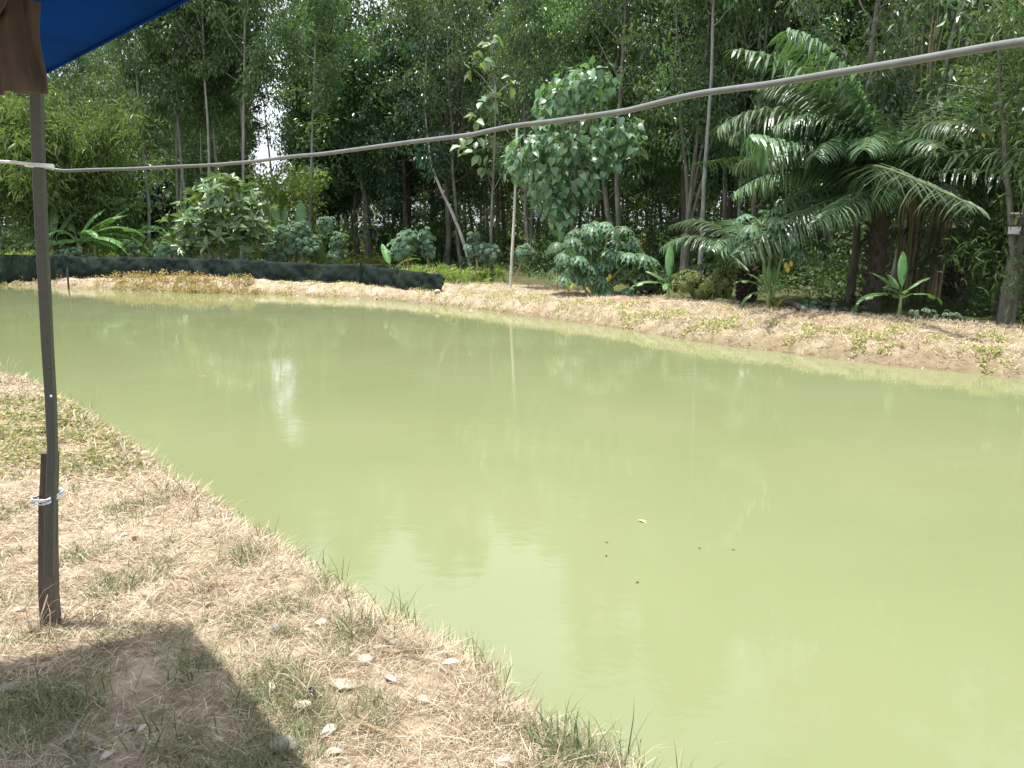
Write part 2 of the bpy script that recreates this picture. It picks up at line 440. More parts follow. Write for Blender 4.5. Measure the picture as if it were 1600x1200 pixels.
POLY = np.vstack([NS, FS])


def noise2(x, y, s, seed, oct=3):
    r = np.random.default_rng(seed); out = 0; a = 1
    for o in range(oct):
        for k in range(5):
            th = r.random() * 6.28; f = (0.7 + .6 * r.random()) * 2 ** o / s * 6.28; ph = r.random() * 6.28
            out = out + a * np.sin((x * math.cos(th) + y * math.sin(th)) * f + ph + 1.3 * np.sin((x * math.sin(th) - y * math.cos(th)) * f * .7 + ph * 2))
        a *= .55
    return out / 5


def seg_dist(P, Q, closed):
    n = len(Q); best = np.full(len(P), 1e9)
    for i in range(n if closed else n - 1):
        a = Q[i]; b = Q[(i + 1) % n]; ab = b - a
        t = np.clip(((P - a) @ ab) / max(ab @ ab, 1e-9), 0, 1)
        best = np.minimum(best, np.hypot(*(P - (a + t[:, None] * ab)).T))
    return best


def inside(P, Q):
    c = np.zeros(len(P), bool); n = len(Q)
    for i in range(n):
        a = Q[i]; b = Q[(i + 1) % n]
        if a[1] == b[1]: continue
        m = ((a[1] > P[:, 1]) != (b[1] > P[:, 1]))
        c ^= m & (P[:, 0] < (b[0] - a[0]) * (P[:, 1] - a[1]) / (b[1] - a[1]) + a[0])
    return c


def terrain(x, y):
    x = np.atleast_1d(np.asarray(x, float)); y = np.atleast_1d(np.asarray(y, float))
    P = np.stack([x, y], -1)
    dn = seg_dist(P, NS, False); df = seg_dist(P, FS, False)
    ins = inside(P, POLY)
    s = np.minimum(dn, df); s = np.where(ins, -s, s)
    wob = noise2(x, y, 1.1, 3) * .09
    near = dn < df
    sn = s + np.where(near, wob * .6, wob * 1.1)
    sm = lambda t: np.clip(t, 0, 1) ** 2 * (3 - 2 * np.clip(t, 0, 1))
    hn = ZW - .02 + .37 * sm((sn + .06) / .5) + noise2(x, y, .9, 5) * .012 + noise2(x, y, .22, 6, 2) * .006
    hf = ZW - .03 + .3 * sm((sn + .05) / .5) + .08 * sm((sn - .6) / 1.2) - .16 * sm((sn - 2.9) / 1.0)
    hf = hf + (noise2(x, y, 1.0, 8) * .03 + noise2(x, y, .3, 9, 2) * .018) * sm((sn + .1) / .4)
    h = np.where(near, hn, hf)
    h = np.where(s < -.25, np.maximum(ZW - .05 + (s + .1) * .5, -1.4), h)
    far = (~near) & (s > 0)
    big = np.clip((s - 12) / 60, 0, 1)
    h = h + np.where(far, big * noise2(x, y, 45, 12, 1) * .25, 0)
    return h, s, near


def th(x, y):
    return float(terrain(x, y)[0][0])


def axis(fine0, fine1, fs, mid0, mid1, ms, far0, far1):
    a = list(np.arange(fine0, fine1, fs))
    v = fine1; st = fs
    up = []
    while v < far1:
        up.append(v); st = min(st * 1.06, ms) if v < mid1 else st * 1.16; v += st
    dn = []; v = fine0 - fs; st = fs
    while v > far0:
        dn.append(v); st = min(st * 1.06, ms) if v > mid0 else st * 1.16; v -= st
    return np.array(dn[::-1] + a + up)


def ground():
    xs = axis(-3.2, 1.4, .035, -24, 12, .2, -500, 500); ys = axis(1.6, 5.2, .035, 0, 31, .2, -80, 600)
    X, Y = np.meshgrid(xs, ys); x = X.ravel(); y = Y.ravel()
    h, s, near = terrain(x, y)
    nx, ny = len(xs), len(ys)
    i = (np.arange(ny - 1)[:, None] * nx + np.arange(nx - 1)[None]).ravel()
    mb = MB(); mb.add(np.stack([x, y, h], -1), np.stack([i, i + 1, i + nx + 1, i + nx], -1))
    me = mb.mesh('ground', M['ground'], True)
    for nme, val in (('forest', np.where(near, 0, np.clip((s - 2.6 + noise2(x, y, 2.2, 21) * .5) / .8, 0, 1))),
                     ('wet', np.clip(1.2 - (h - ZW) / .11, 0, 1) * .8),
                     ('pale', np.where(near, 0.15, np.clip(.5 + x * .12, .0, 1.0)))):
        at = me.attributes.new(nme, 'FLOAT', 'POINT'); at.data.foreach_set('value', val.astype(np.float32))
    tag(link('ground', me), kind='structure')


ground()


def water():
    mb = MB(); c = POLY.mean(0)
    Q = POLY
    n = len(Q)
    # outward offset polygon under the banks
    e = np.roll(Q, -1, 0) - np.roll(Q, 1, 0); nn = nrm(np.stack([e[:, 1], -e[:, 0]], -1))
    test = Q + nn * .2
    nn = np.where(inside(test, Q)[:, None], -nn, nn)
    O = Q + nn * .55
    from mathutils.geometry import tessellate_polygon
    tr = tessellate_polygon([[Vector((p[0], p[1], 0)) for p in O]])
    mb.add(np.column_stack([O, np.full(n, ZW)]), np.array([t[::-1] for t in tr]))
    me = mb.mesh('water', M['water'])
    o = link('water', me); tag(o, kind='structure')
    import bmesh
    bm = bmesh.new(); bm.from_mesh(me); bmesh.ops.recalc_face_normals(bm, faces=bm.faces)
    if bm.faces[:][0].normal.z < 0:
        bmesh.ops.reverse_faces(bm, faces=bm.faces)
    bm.to_mesh(me); bm.free()


water()


# ------------------------------------------------------------------ trees
def curve(p0, p1, n, bulge, rng, jit=.0):
    t = np.linspace(0, 1, n)[:, None]
    P = p0 + (p1 - p0) * t + np.asarray(bulge) * (4 * t * (1 - t))
    P[1:-1] += rng.normal(size=(n - 2, 3)) * jit
    return P


def make_tree(seed, H, r0, cb, R, nl, lean=(0, 0), fork=False, profile='col', subs=4):
    """trunk and limbs as one MB, list of twig-end points"""
    rng = np.random.default_rng(seed); mb = MB(); C = []
    top = A(lean[0], lean[1], H)
    T = curve(A(0, 0, -.3), top, 10, A(*(rng.normal(size=2) * H * .012), 0), rng, .05)
    tt = np.linspace(0, 1, 10)
    rad = r0 * (1 - .82 * tt) + r0 * .35 * np.exp(-tt * 18)
    tube(mb, T, rad, 9)
    az = rng.random() * 6.28
    for i in range(nl):
        f = (cb + (H * .97 - cb) * ((i + rng.random() * .6) / nl)) / H
        p = np.array([np.interp(f, tt, T[:, k]) for k in range(3)])
        az += 2.4 + rng.normal() * .4
        u = (f * H - cb) / (H - cb)
        prof = {'col': .55 + .75 * math.sin(math.pi * min(u * .85 + .15, 1)), 'dome': math.sqrt(max(1 - (u * 1.0) ** 2, .08)) * 1.15, 'round': .35 + math.sin(math.pi * (u * .9 + .08))}[profile]
        ln = R * prof * rng.uniform(.75, 1.1)
        el = {'col': rng.uniform(.5, 1.0), 'dome': rng.uniform(.1, .6) + u * .5, 'round': rng.uniform(.15, .5) + u * .7}[profile]
        d = A(math.cos(az) * math.cos(el), math.sin(az) * math.cos(el), math.sin(el))
        e = p + d * ln
        L = curve(p, e, 5, A(0, 0, -.06 * ln), rng, .03)
        tube(mb, L, np.linspace(r0 * .3 * (1.1 - f * .5), .012, 5), 5, cap=False)
        for q in range(subs):
            t = rng.uniform(.3, 1.0); b = p + (e - p) * t
            dd = nrm(d * .6 + rng.normal(size=3) * .8); dd[2] += .1
            e2 = b + dd * ln * rng.uniform(.25, .5)
            tube(mb, curve(b, e2, 3, A(0, 0, 0), rng), [.02, .013, .006], 4, cap=False)
            C.append(e2); C.append(b + (e2 - b) * .55)
        C.append(e)
    C.append(top)
    return mb, np.array(C)


def rubber_meshes():
    out = []
    for k in range(6):
        rng = np.random.default_rng(100 + k)
        H = rng.uniform(12.2, 14.6); cb = rng.uniform(2.0, 4.2)
        mb, C = make_tree(200 + k, H, rng.uniform(.1, .15), cb, rng.uniform(2.0, 2.7), 28, lean=tuple(rng.normal(size=2) * .7), subs=4)
        lf = MB(); cloud(lf, rng, C, 34, .5, .185, .078, out=.6, down=.55, up=.8)
        out.append((mb.mesh('rubber_trunk', M['bark'], True), lf))
    return out


RUB = rubber_meshes()
RUBM = [(t, l.mesh('rubber_crown', M['rubber'])) for t, l in RUB]
RUBY = [(t, l.mesh('rubber_crown_yellowish', M['rubber_y'])) for t, l in RUB[:3]]


def put_tree(meshes, x, y, label, cat='tree', group=None, rz=0., sc=1., name='rubber_tree', sxy=1.0, tilt=(0, 0)):
    r = thing(name, (x, y, th(x, y)), label, cat, group, rz)
    r.scale = (sc * sxy, sc * sxy, sc); r.rotation_euler = (tilt[0], tilt[1], rz)
    link('trunk', meshes[0], r); link('crown', meshes[1], r)
    return r


# named trunks of the forest edge: px x of the base, px y of the base, variant, label
edge = [
    (578, 408, 0, 1.5, 'thickest straight grey trunk in the middle, behind the fence end'),
    (492, 404, 1, .95, 'slim trunk just left of the rounded blue-green shrubs beyond the fence'),
    (522, 402, 2, .9, 'slim trunk second left of the thickest middle trunk'),
    (548, 398, 3, .8, 'thin trunk directly left of the thickest middle trunk'),
    (697, 412, 4, 1.2, 'dark trunk crossed at its top by the leaning white-barked pole trunk'),
    (722, 416, 5, .8, 'thin dark trunk beside the foot of the leaning white-barked trunk'),
    (888, 405, 1, 1.5, 'brown trunk standing behind the heart-leaved tree'),
    (960, 415, 3, 1.15, 'upright pale grey trunk behind the papaya bush'),
    (1502, 455, 0, 1.0, 'grey trunk in the shaded clearing right of the oil palm'),
    (1528, 440, 2, .75, 'pale thin trunk with lichen right of the oil palm'),
    (1325, 470, 4, .9, 'trunk rising out of the shade behind the oil palm'),
    (205, 392, 2, .9, 'pale grey trunk rising behind the large banana clump'),
    (310, 395, 3, .95, 'pale grey trunk rising directly above the broad-leaved shrub'),
    (345, 395, 1, .9, 'pale trunk right above the top of the broad-leaved shrub'),
    (385, 397, 4, .9, 'pale trunk rising right of the broad-leaved shrub'),
]
for i, (px, py, k, sc, lab) in enumerate(edge):
    p = atz(px, py, -.12)
    put_tree(RUBM[k], p[0], p[1], lab, rz=i * 1.7, sc=.92 if sc < 1 else 1.0, sxy=sc if sc > .8 else .85)
# leaning pale trunk right of the heart-leaved tree
p = atz(966, 425, -.12)
put_tree(RUBM[2], p[0] + .1, p[1], 'grey trunk leaning steeply right behind the papaya bush', rz=2.0, sxy=1.1, tilt=(0, .3), sc=.9)
# yellowish-green ones at the left
for px, py, k, lab in ((262, 392, 0, 'yellow-green tree nearest the bamboo at the left'), (300, 388, 1, 'tall yellow-green tree with an orange tuft near the tarpaulin edge'), (362, 390, 2, 'yellow-green tree left of the patch of open sky'), (1010, 385, 1, 'yellow-green tree deep in the wood behind the papaya bush')):
    p = atz(px, py, -.12)
    put_tree(RUBY[k], p[0], p[1], lab, rz=k * 2.2, sxy=.9)

TALL = []
for k in range(3):
    rg = np.random.default_rng(150 + k)
    mb, C = make_tree(250 + k, 14.2, .074, 5.6 + k * .9, 1.6, 24, lean=tuple(rg.normal(size=2) * .8))
    lf = MB(); cloud(lf, rg, C, 34, .45, .185, .078, out=.6, down=.55, up=.8)
    TALL.append((mb.mesh('tall_trunk', M['barkpale'], True), lf.mesh('tall_crown', M['rubber'])))
for i, (px, Y, lab) in enumerate([(247, 31, 'thin pale bare trunk nearest the bamboo tips at the left'), (281, 33, 'thin pale bare trunk second right of the bamboo'), (292, 36, 'thin pale trunk in the tight cluster above the broad-leaved shrub, left one'), (303, 32, 'thin pale trunk in the tight cluster above the broad-leaved shrub, middle one'),
                                  (318, 35, 'thin pale trunk in the tight cluster above the broad-leaved shrub, right one'), (333, 31, 'bright pale bent trunk over the broad-leaved shrub'), (356, 34, 'thin pale trunk rising over the right side of the broad-leaved shrub'), (379, 32, 'pair-forming pale trunk, left of its twin, right of the broad-leaved shrub'),
                                  (386, 33.5, 'pair-forming pale trunk, right of its twin, right of the broad-leaved shrub'), (396, 38, 'darker bare trunk just left of the sky gap'), (481, 34, 'thin bare trunk right of the sky gap'), (1090, 24, 'slim pale trunk right of the forked grey tree'), (1150, 27, 'slim pale trunk in front of the palm wood shade'), (1385, 19.5, 'pale lichened trunk between the oil palm and the bare stems')]):
    x = (px - 800) / FPX * Y
    put_tree(TALL[i % 3], x, Y, lab, rz=i * 2.1, sc=.9 + .04 * (i % 4))

EDGE = np.array([atz(x, y, -.1)[:2] for x, y in [(-150, 402), (0, 404), (200, 404), (400, 405), (560, 408), (700, 418), (850, 430), (1000, 438), (1200, 452), (1400, 466), (1600, 485), (1750, 500)]])
# the plantation behind: rows parallel to the far bank
rng = np.random.default_rng(42)
cnt = 0
row_dir = nrm(A(-1.0, .95)); row_nrm = A(.69, .72)
spots = []
taken = [atz(e[0], e[1], -.12)[:2] for e in edge]
for _ in range(9000):
    y = rng.uniform(12, 66); x = rng.uniform(-.78 * y - 1, .78 * y + 1)
    P = A(x, y)
    # distance behind the forest edge
    ex = np.interp(x / y, EDGE[:, 0] / EDGE[:, 1], EDGE[:, 1])
    if y < ex + 3.0: continue
    if abs((800 + FPX * x / y * 1.0) - 438) < 30 + 1500 / y: continue
    sp = 2.5 + .03 * (y - 20)
    if any((P[0] - q[0]) ** 2 + (P[1] - q[1]) ** 2 < sp * sp for q in spots): continue
    if any((P[0] - q[0]) ** 2 + (P[1] - q[1]) ** 2 < 2.2 for q in taken): continue
    spots.append(P)
    if len(spots) >= 230: break
for P in spots:
    k = int(rng.integers(0, 6)); sc = rng.uniform(.85, 1.15)
    ms = RUBY[k % 3] if rng.random() < .1 else RUBM[k]
    if P[1] < 27: sc *= .85
    pxx = 800 + FPX * P[0] / P[1]; exx = np.interp(P[0] / P[1], EDGE[:, 0] / EDGE[:, 1], EDGE[:, 1]); dd = P[1] - exx
    col_ = next(w for lim, w in ((230, 'behind the left bamboo clumps'), (425, 'behind the broad-leaved shrub'), (600, 'right of the sky gap'), (760, 'behind the big dense dark tree'),
                                 (950, 'behind the heart-leaved tree'), (1150, 'behind the forked grey tree'), (1450, 'behind the large oil palm'), (9999, 'behind the right-hand bamboo')) if pxx < lim)
    row_ = 'front rows' if dd < 9 else 'middle rows' if dd < 20 else 'deepest rows'
    put_tree(ms, P[0], P[1], f"slender {'yellow-green' if ms in RUBY else 'grey-trunked'} tree in the {row_} of the wood {col_}", group='trees of the plantation wood', rz=rng.random() * 6.28, sc=sc, sxy=rng.uniform(.75, 1.0), name='rubber_tree')


def far_wood():
    rng = np.random.default_rng(5); mb = MB()
    n = 2600
    x = rng.uniform(-75, 75, n); y = rng.uniform(70, 84, n); z = rng.random(n) ** 1.2 * 15 + .3
    gap = np.abs(x / y * FPX + 800 - 438) < 48
    keep = ~(gap & (z > 5))
    C = np.stack([x, y, z], -1)[keep]
    cloud(mb, rng, C, 26, 1.3, .5, .26, out=.5, down=.3, up=.5, squash=.9)
    for i in range(170):
        xx = rng.uniform(-70, 70); yy = rng.uniform(68, 82)
        tube(mb, curve(A(xx, yy, -.3), A(xx + rng.normal() * 1, yy, 13), 5, A(rng.normal() * .3, 0, 0), rng), np.linspace(.16, .05, 5), 5, m=1)
    tag(mb.build('far_wood', [M['farleaf'], M['bark']]), 'distant mass of foliage closing the view between the trunks', 'woodland', kind='stuff')


far_wood()


def understory():
    rng = np.random.default_rng(6); mb = MB(); y = rng.uniform(34, 68, 1500); x = rng.uniform(-.8, .8, 1500) * y; z = rng.uniform(.8, 7.5, 1500)
    keep = ~((np.abs(x / y * FPX + 800 - 436) < 36) & (z > 4))
    cloud(mb, rng, np.stack([x, y, z], -1)[keep], 42, 1.0, .24, .11, out=.5, down=.4, up=.6)
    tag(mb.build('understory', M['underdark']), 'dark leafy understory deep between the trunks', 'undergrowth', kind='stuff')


understory()


def edge_bushes():
    rng = np.random.default_rng(8); mb = MB(); C = []
    for _ in range(120):
        px = rng.uniform(-80, 1700); k = (px - 800) / FPX; ey = np.interp(k, EDGE[:, 0] / EDGE[:, 1], EDGE[:, 1]); y = ey + rng.uniform(1.5, 12)
        if 1430 < px < 1560 and y < ey + 7: continue
        hh = rng.uniform(.5, 2.4); n = int(10 + hh * 12); z0 = th(k * y, y)
        q = rng.normal(size=(n, 3)) * A(.55, .5, .35 * hh); q[:, 2] = abs(q[:, 2]) + rng.random(n) * hh * .5
        C.append(q + A(k * y, y, z0))
    C = np.concatenate(C); cloud(mb, rng, C, 30, .3, .15, .065, out=.5, down=.2, up=.7)
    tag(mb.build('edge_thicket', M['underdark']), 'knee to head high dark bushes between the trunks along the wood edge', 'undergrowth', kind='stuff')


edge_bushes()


# dense dark tree in the middle
def dense_tree(name, px, py, cx_lean, H, cb, R, nl, r0, per, rc, L, W, mt, lab, seed, prof='round', bark='barkdark', subs=5, tmpl=T_RHOMB, down=.45, Y=None):
    p = atz(px, py, -.12) if Y is None else A((px - 800) / FPX * Y, Y, 0)
    mb, C = make_tree(seed, H, r0, cb, R, nl, lean=cx_lean, profile=prof, subs=subs)
    r = thing(name, (p[0], p[1], th(p[0], p[1])), lab, 'tree')
    mb.build('trunk', M[bark], r, True)
    rng = np.random.default_rng(seed + 1); lf = MB(); cloud(lf, rng, C, per, rc, L, W, out=.7, down=down, up=.7, tmpl=tmpl)
    lf.build('crown', M[mt], r)
    return r


dense_tree('dark_leafy_tree', 640, 408, (0, 0), 9.0, 2.3, 3.3, 34, .18, 60, .5, .2, .075, 'mango', 'big dense dark-green tree with a broad crown above the fence end', 31)
dense_tree('dark_leafy_tree', 520, 402, (0, 0), 8.0, 2.6, 2.3, 26, .14, 50, .5, .2, .075, 'mango', 'dark-green tree left of the big dense one, behind the fence', 33)
dense_tree('shade_tree', 238, 408, (.1, -.2), 3.9, 1.5, 1.25, 16, .12, 26, .32, .2, .13, 'mango', 'low dark round tree between the banana clump and the broad-leaved shrub', 35, tmpl=T_HEART, down=.7)
dense_tree('dark_leafy_tree', 1130, 425, (0, 0), 10, 3.5, 2.6, 26, .13, 50, .55, .18, .07, 'mango', 'tall dark tree left of the oil palm', 37)
dense_tree('dark_leafy_tree', 1290, 430, (0, 0), 12, 4.2, 3.0, 28, .15, 50, .6, .18, .07, 'mango', 'tall dark tree behind the top of the oil palm', 38)


# tree with three diverging stems at px 1065-1110
def forked_tree():
    p = atz(1064, 436, -.12); rng = np.random.default_rng(51)
    r = thing('forked_tree', (p[0], p[1], th(p[0], p[1])), 'grey tree dividing into several upright stems left of the oil palm', 'tree')
    mb = MB(); lf = MB()
    f = A(.12, 0, 1.5)
    tube(mb, curve(A(0, 0, -.3), f, 6, A(.04, 0, 0), rng, .01), np.linspace(.17, .14, 6), 10)
    C = []
    for e, rr in ((A(-.5, .3, 9), .08), (A(.5, 0, 10), .09), (A(1.2, .4, 9), .07), (A(1.9, -.3, 8.5), .06)):
        P = curve(f - A(0, 0, .1), e, 9, A(rng.normal() * .12, 0, 0), rng, .04)
        tube(mb, P, np.linspace(rr, .02, 9), 7)
        for q in range(22):
            t = rng.uniform(.42, 1); b = P[0] + (P[-1] - P[0]) * t
            e2 = b + nrm(rng.normal(size=3) + A(0, 0, .4)) * rng.uniform(.5, 1.5)
            tube(mb, curve(b, e2, 3, A(0, 0, 0), rng), [.02, .012, .006], 4, cap=False); C += [e2, (b + e2) / 2]
    cloud(lf, rng, C, 30, .5, .15, .062)
    mb.build('trunk', M['bark'], r, True); lf.build('crown', M['rubber'], r)


forked_tree()


# forked trunk at the right edge, carrying the little lamp box
def right_trunk():
    p = atz(1572, 508, -.1); Y = p[1]; rng = np.random.default_rng(52)
    r = thing('forked_tree', (p[0], p[1], th(p[0], p[1])), 'grey forked trunk at the right on the bank, carrying a small white box', 'tree')
    mb = MB(); lf = MB()
    f = aty(1587, 395, Y) - p; 
    tube(mb, curve(A(0, 0, -.3), f, 7, A(-.02, 0, 0), rng, .006), np.linspace(.155, .12, 7), 12)
    C = []
    for e, rr in ((aty(1574, 240, Y) - p, .06), (aty(1650, 120, Y) - p, .085)):
        d = e - f; E = f + d * 2.6
        P = curve(f - A(0, 0, .1), E, 9, A(.0, 0, 0), rng, .02)
        tube(mb, P, np.linspace(rr, .02, 9), 9)
        for q in range(14):
            t = rng.uniform(.55, 1); b = P[0] + (P[-1] - P[0]) * t
            e2 = b + nrm(rng.normal(size=3) + A(0, 0, .4)) * rng.uniform(.5, 1.2)
            tube(mb, curve(b, e2, 3, A(0, 0, 0), rng), [.02, .012, .006], 4, cap=False); C += [e2, (b + e2) / 2]
    cloud(lf, rng, C, 30, .45, .15, .062)
    mb.build('trunk', M['bark'], r, True); lf.build('crown', M['rubber'], r)
    # box on a wooden bracket, hung from a white rail
    Yb = Y - .16
    t = thing('lamp_box', aty(1584, 360, Yb), 'small white box on a wooden bracket under a white rail on the forked trunk', 'lamp')
    o = aty(1584, 360, Yb)
    s = Yb / FPX * 1.02
    b = MB(); box(b, A(0, 0, 0), (19 * s, .035, 11 * s)); b.build('panel', M['plasticwhite'], t)
    b = MB()
    for zz, xx, sx, sz in ((7, 0, 24, 2.2), (-7, 0, 24, 2.2), (0, -11, 2, 16.2), (0, 11, 2, 16.2)):
        box(b, A(xx * s, .004, zz * s), (sx * s, .05 + abs(xx) * .0005, sz * s))
    b.build('frame', M['barkdark'], t)
    b = MB(); a0 = A(2 * s, .02, 8 * s); a1 = A(6 * s, .03, 27 * s)
    tube(b, np.array([a0, a1]), [.02, .02], 6); b.build('bracket', M['drystem'], t)
    b = MB(); tube(b, np.array([A(-7 * s, .0, 25 * s), A(40 * s, -.02, 24 * s)]), [.014, .014], 8); b.build('rail', M['plasticwhite'], t)


right_trunk()


# leaning white-barked trunk px (678,255)->(735,415)
def leaning_trunk():
    Y = atz(735, 416, -.1)[1]; b = aty(735, 417, Y); rng = np.random.default_rng(53)
    r = thing('leaning_trunk', b, 'leaning bare trunk with white flaking bark near the fence end', 'tree')
    mb = MB(); pts = [(735, 419), (728, 390), (716, 355), (703, 325), (692, 303), (680, 275), (674, 256), (668, 215), (664, 170), (664, 120), (668, 70)]
    P = np.array([aty(x, y, Y) - b for x, y in pts])
    tube(mb, P, [.085, .075, .07, .065, .06, .055, .05, .04, .032, .024, .012], 9)
    mb.build('trunk', M['barkwhite'], r, True)
    mb = MB(); tube(mb, np.array([P[4], P[4] + A(-.35, 0, .15), P[4] + A(-.7, .1, .12)]), [.02, .015, .008], 5); mb.build('limb', M['barkdark'], r)
    C = np.concatenate([P[k] + rng.normal(size=(9, 3)) * A(.5, .4, .3) for k in range(6, 11)]); lf = MB(); cloud(lf, rng, C, 34, .42, .18, .075, out=.6, down=.5, up=.8); lf.build('crown', M['mango'], r)


leaning_trunk()


def simple_pole(name, pts, Y, rads, mt, lab, cat):
    b = aty(pts[0][0], pts[0][1], Y); b = A(b[0], Y, th(b[0], Y))
    P = np.array([aty(x, y, Y) - b for x, y in pts]); P[0] = A(P[0][0], 0, -.2)
    mb = MB(); tube(mb, P, rads, 7)
    o = mb.build(name, M[mt], None, True); o.location = tuple(b); tag(o, lab, cat); return o


simple_pole('bamboo_pole', [(797, 447), (800, 400), (804, 330), (806, 270), (808, 200)], atz(798, 449, .0)[1], [.045, .04, .038, .034, .03], 'barkwhite', 'tall pale pole standing on the bank left of the heart-leaved tree', 'pole')
simple_pole('wooden_stake', [(869, 455), (870, 440), (871, 405)], atz(869, 456, 0)[1], [.025, .025, .02], 'drystem', 'short thin brown stake on the bank by the papaya bush', 'stake')
s_ = simple_pole('wooden_stake', [(107, 453), (106, 435), (105, 418)], atz(107, 452, ZW)[1], [.03, .03, .028], 'barkdark', 'dark stake standing in the water in front of the fence', 'stake')


# ------------------------------------------------------------------ bamboo
def bamboo(px, py, Y, R, H, nc, mt, lab, seed, per=30, L=.2, W=.026, zmin=.4):
    rng = np.random.default_rng(seed); p = A((px - 800) / FPX * Y, Y, 0); z0 = th(p[0], p[1])
    r = thing('bamboo_clump', (p[0], p[1], z0), lab, 'bamboo'); lf = MB(); C = []
    for i in range(nc):
        az = rng.random() * 6.28; sp = R * rng.uniform(.35, 1.0); h = H * rng.uniform(.6, 1.05)
        b = A(math.cos(az), math.sin(az), 0) * rng.uniform(.1, .6)
        t = np.linspace(0, 1, 10)[:, None]
        out = A(math.cos(az), math.sin(az), 0)
        P = b + out * sp * t ** 2.0 + A(0, 0, 1) * h * (1.25 * t - .42 * t ** 3.2)
        P[0, 2] = -.2
        mb = MB(); tube(mb, P, np.linspace(.035, .006, 10), 6); mb.build('culm', M['culm'], r, True)
        for q in range(22):
            f = rng.uniform(.1, 1); c = np.array([np.interp(f, t[:, 0], P[:, k]) for k in range(3)])
            C.append(c + rng.normal(size=3) * A(.55, .55, .35)); 
    C = np.array(C); C = C[C[:, 2] > zmin]
    # sprays: fans of narrow leaves
    N = len(C) * per; ci = np.repeat(np.arange(len(C)), per)
    u = rdir(rng, N); off = u * (.45 * rng.random(N) ** .5)[:, None]
    fan = nrm(rng.normal(size=(len(C) * 6, 3)) + A(0, 0, -.9))[(ci * 6 + rng.integers(0, 6, N))]
    d = fan + rng.normal(size=(N, 3)) * .4
    n = rng.normal(size=(N, 3)) * .5 + A(0, 0, 1)
    rn = np.clip(.35 * rng.random(len(C))[ci] + .25 * (C[ci, 2] / H) + .45 * rng.random(N), 0, 1)  # leaf colour lightens with height: light on the clump's top painted in
    inst(lf, T_RHOMB, C[ci] + off, d, n, L * rng.uniform(.7, 1.3, N), W, rn)
    lf.build('foliage', M[mt], r)


bamboo(120, 0, 29.0, 3.6, 6.6, 40, 'bamboo', 'large feathery yellow-green bamboo clump at the left behind the fence', 61, per=34, L=.33, W=.05, zmin=1.3)
bamboo(-75, 0, 27.8, 3.0, 6.0, 26, 'bamboo_d', 'darker bamboo clump cut off by the left picture edge', 62, per=34, L=.24, W=.04)
bamboo(1600, 0, 15.3, 2.1, 6.4, 26, 'bamboo_d', 'dark feathery bamboo at the right above the lamp box', 63, per=30, L=.17, W=.028)
bamboo(1500, 0, 20.5, 2.4, 8.2, 22, 'bamboo_d', 'tall bamboo behind the oil palm with arching tips', 64, per=24, L=.19, W=.028)
bamboo(1690, 0, 12.2, 1.6, 6.5, 16, 'bamboo_d', 'near bamboo hanging in from the right picture edge', 66, per=26, L=.16, W=.024)


# packed bare stems behind the palm px 1380-1480
def stem_thicket():
    rng = np.random.default_rng(65); Y = 18.0
    c = A((1425 - 800) / FPX * Y, Y, 0)
    r = thing('bamboo_clump', (c[0], c[1], th(c[0], c[1])), 'thicket of upright brown bare bamboo stems right of the oil palm', 'bamboo')
    for i in range(34):
        b = A(rng.normal() * .3, rng.normal() * .35, -.2); e = A(b[0] * 1.7 + rng.normal() * .12, b[1] * 1.5, rng.uniform(3.6, 7))
        mb = MB(); P = curve(b, e, 6, A(rng.normal() * .08, 0, 0), rng, .015); tube(mb, P, np.linspace(rng.uniform(.025, .04), .012, 6), 6)
        mb.build('culm', M['culm'] if rng.random() < .6 else M['drystem'], r, True)


stem_thicket()


# ------------------------------------------------------------------ single-leaf plants
def leaf_mesh(tmpl, mt, name):
    mb = MB(); inst(mb, tmpl, A(0, 0, 0)[None], A(1, 0, 0)[None], A(0, 0, 1)[None], 1., 1., [.6]); return mb.mesh(name, M[mt], True)


def leaf_variants(tmpl, mt, name, n=5):
    out = []
    for i in range(n):
        mb = MB(); tv = tmpl[0].copy(); tv[:, 2] *= (.6 + .5 * i)
        inst(mb, (tv, tmpl[1]), A(0, 0, 0)[None], A(1, 0, 0)[None], A(0, 0, 1)[None], 1., 1., [(i + .5) / n * .9]); out.append(mb.mesh(name, M[mt], True))
    return out


def put_leaves(root, meshes, P, D, Nn, Ls, Ws, rng, name='leaf'):
    for i in range(len(P)):
        d = nrm(D[i]); s = nrm(np.cross(Nn[i], d)); n = np.cross(d, s)
        o = link(name, meshes[int(rng.integers(0, len(meshes)))], root)
        Mx = Matrix.Identity(4)
        for k in range(3):
            Mx[k][0] = d[k] * Ls[i]; Mx[k][1] = s[k] * Ws[i]; Mx[k][2] = n[k] * Ls[i]; Mx[k][3] = P[i][k]
        o.matrix_local = Mx


HEART = leaf_variants(T_HEART, 'heart', 'heart_leaf'); OVAL = leaf_variants(T_OVAL, 'broad', 'broad_leaf')


def lumpy(rng, lumps, N):
    """points on the shell of several ellipsoids with outward directions"""
    w = np.array([l[2][0] * l[2][2] for l in lumps]); w = w / w.sum()
    idx = rng.choice(len(lumps), N, p=w); P = np.zeros((N, 3)); U = rdir(rng, N)
    for i, k in enumerate(idx):
        c, rr, r3 = lumps[k][1], None, lumps[k][2]
        P[i] = c + U[i] * r3 * rng.uniform(.6, 1.08)
    return P, U


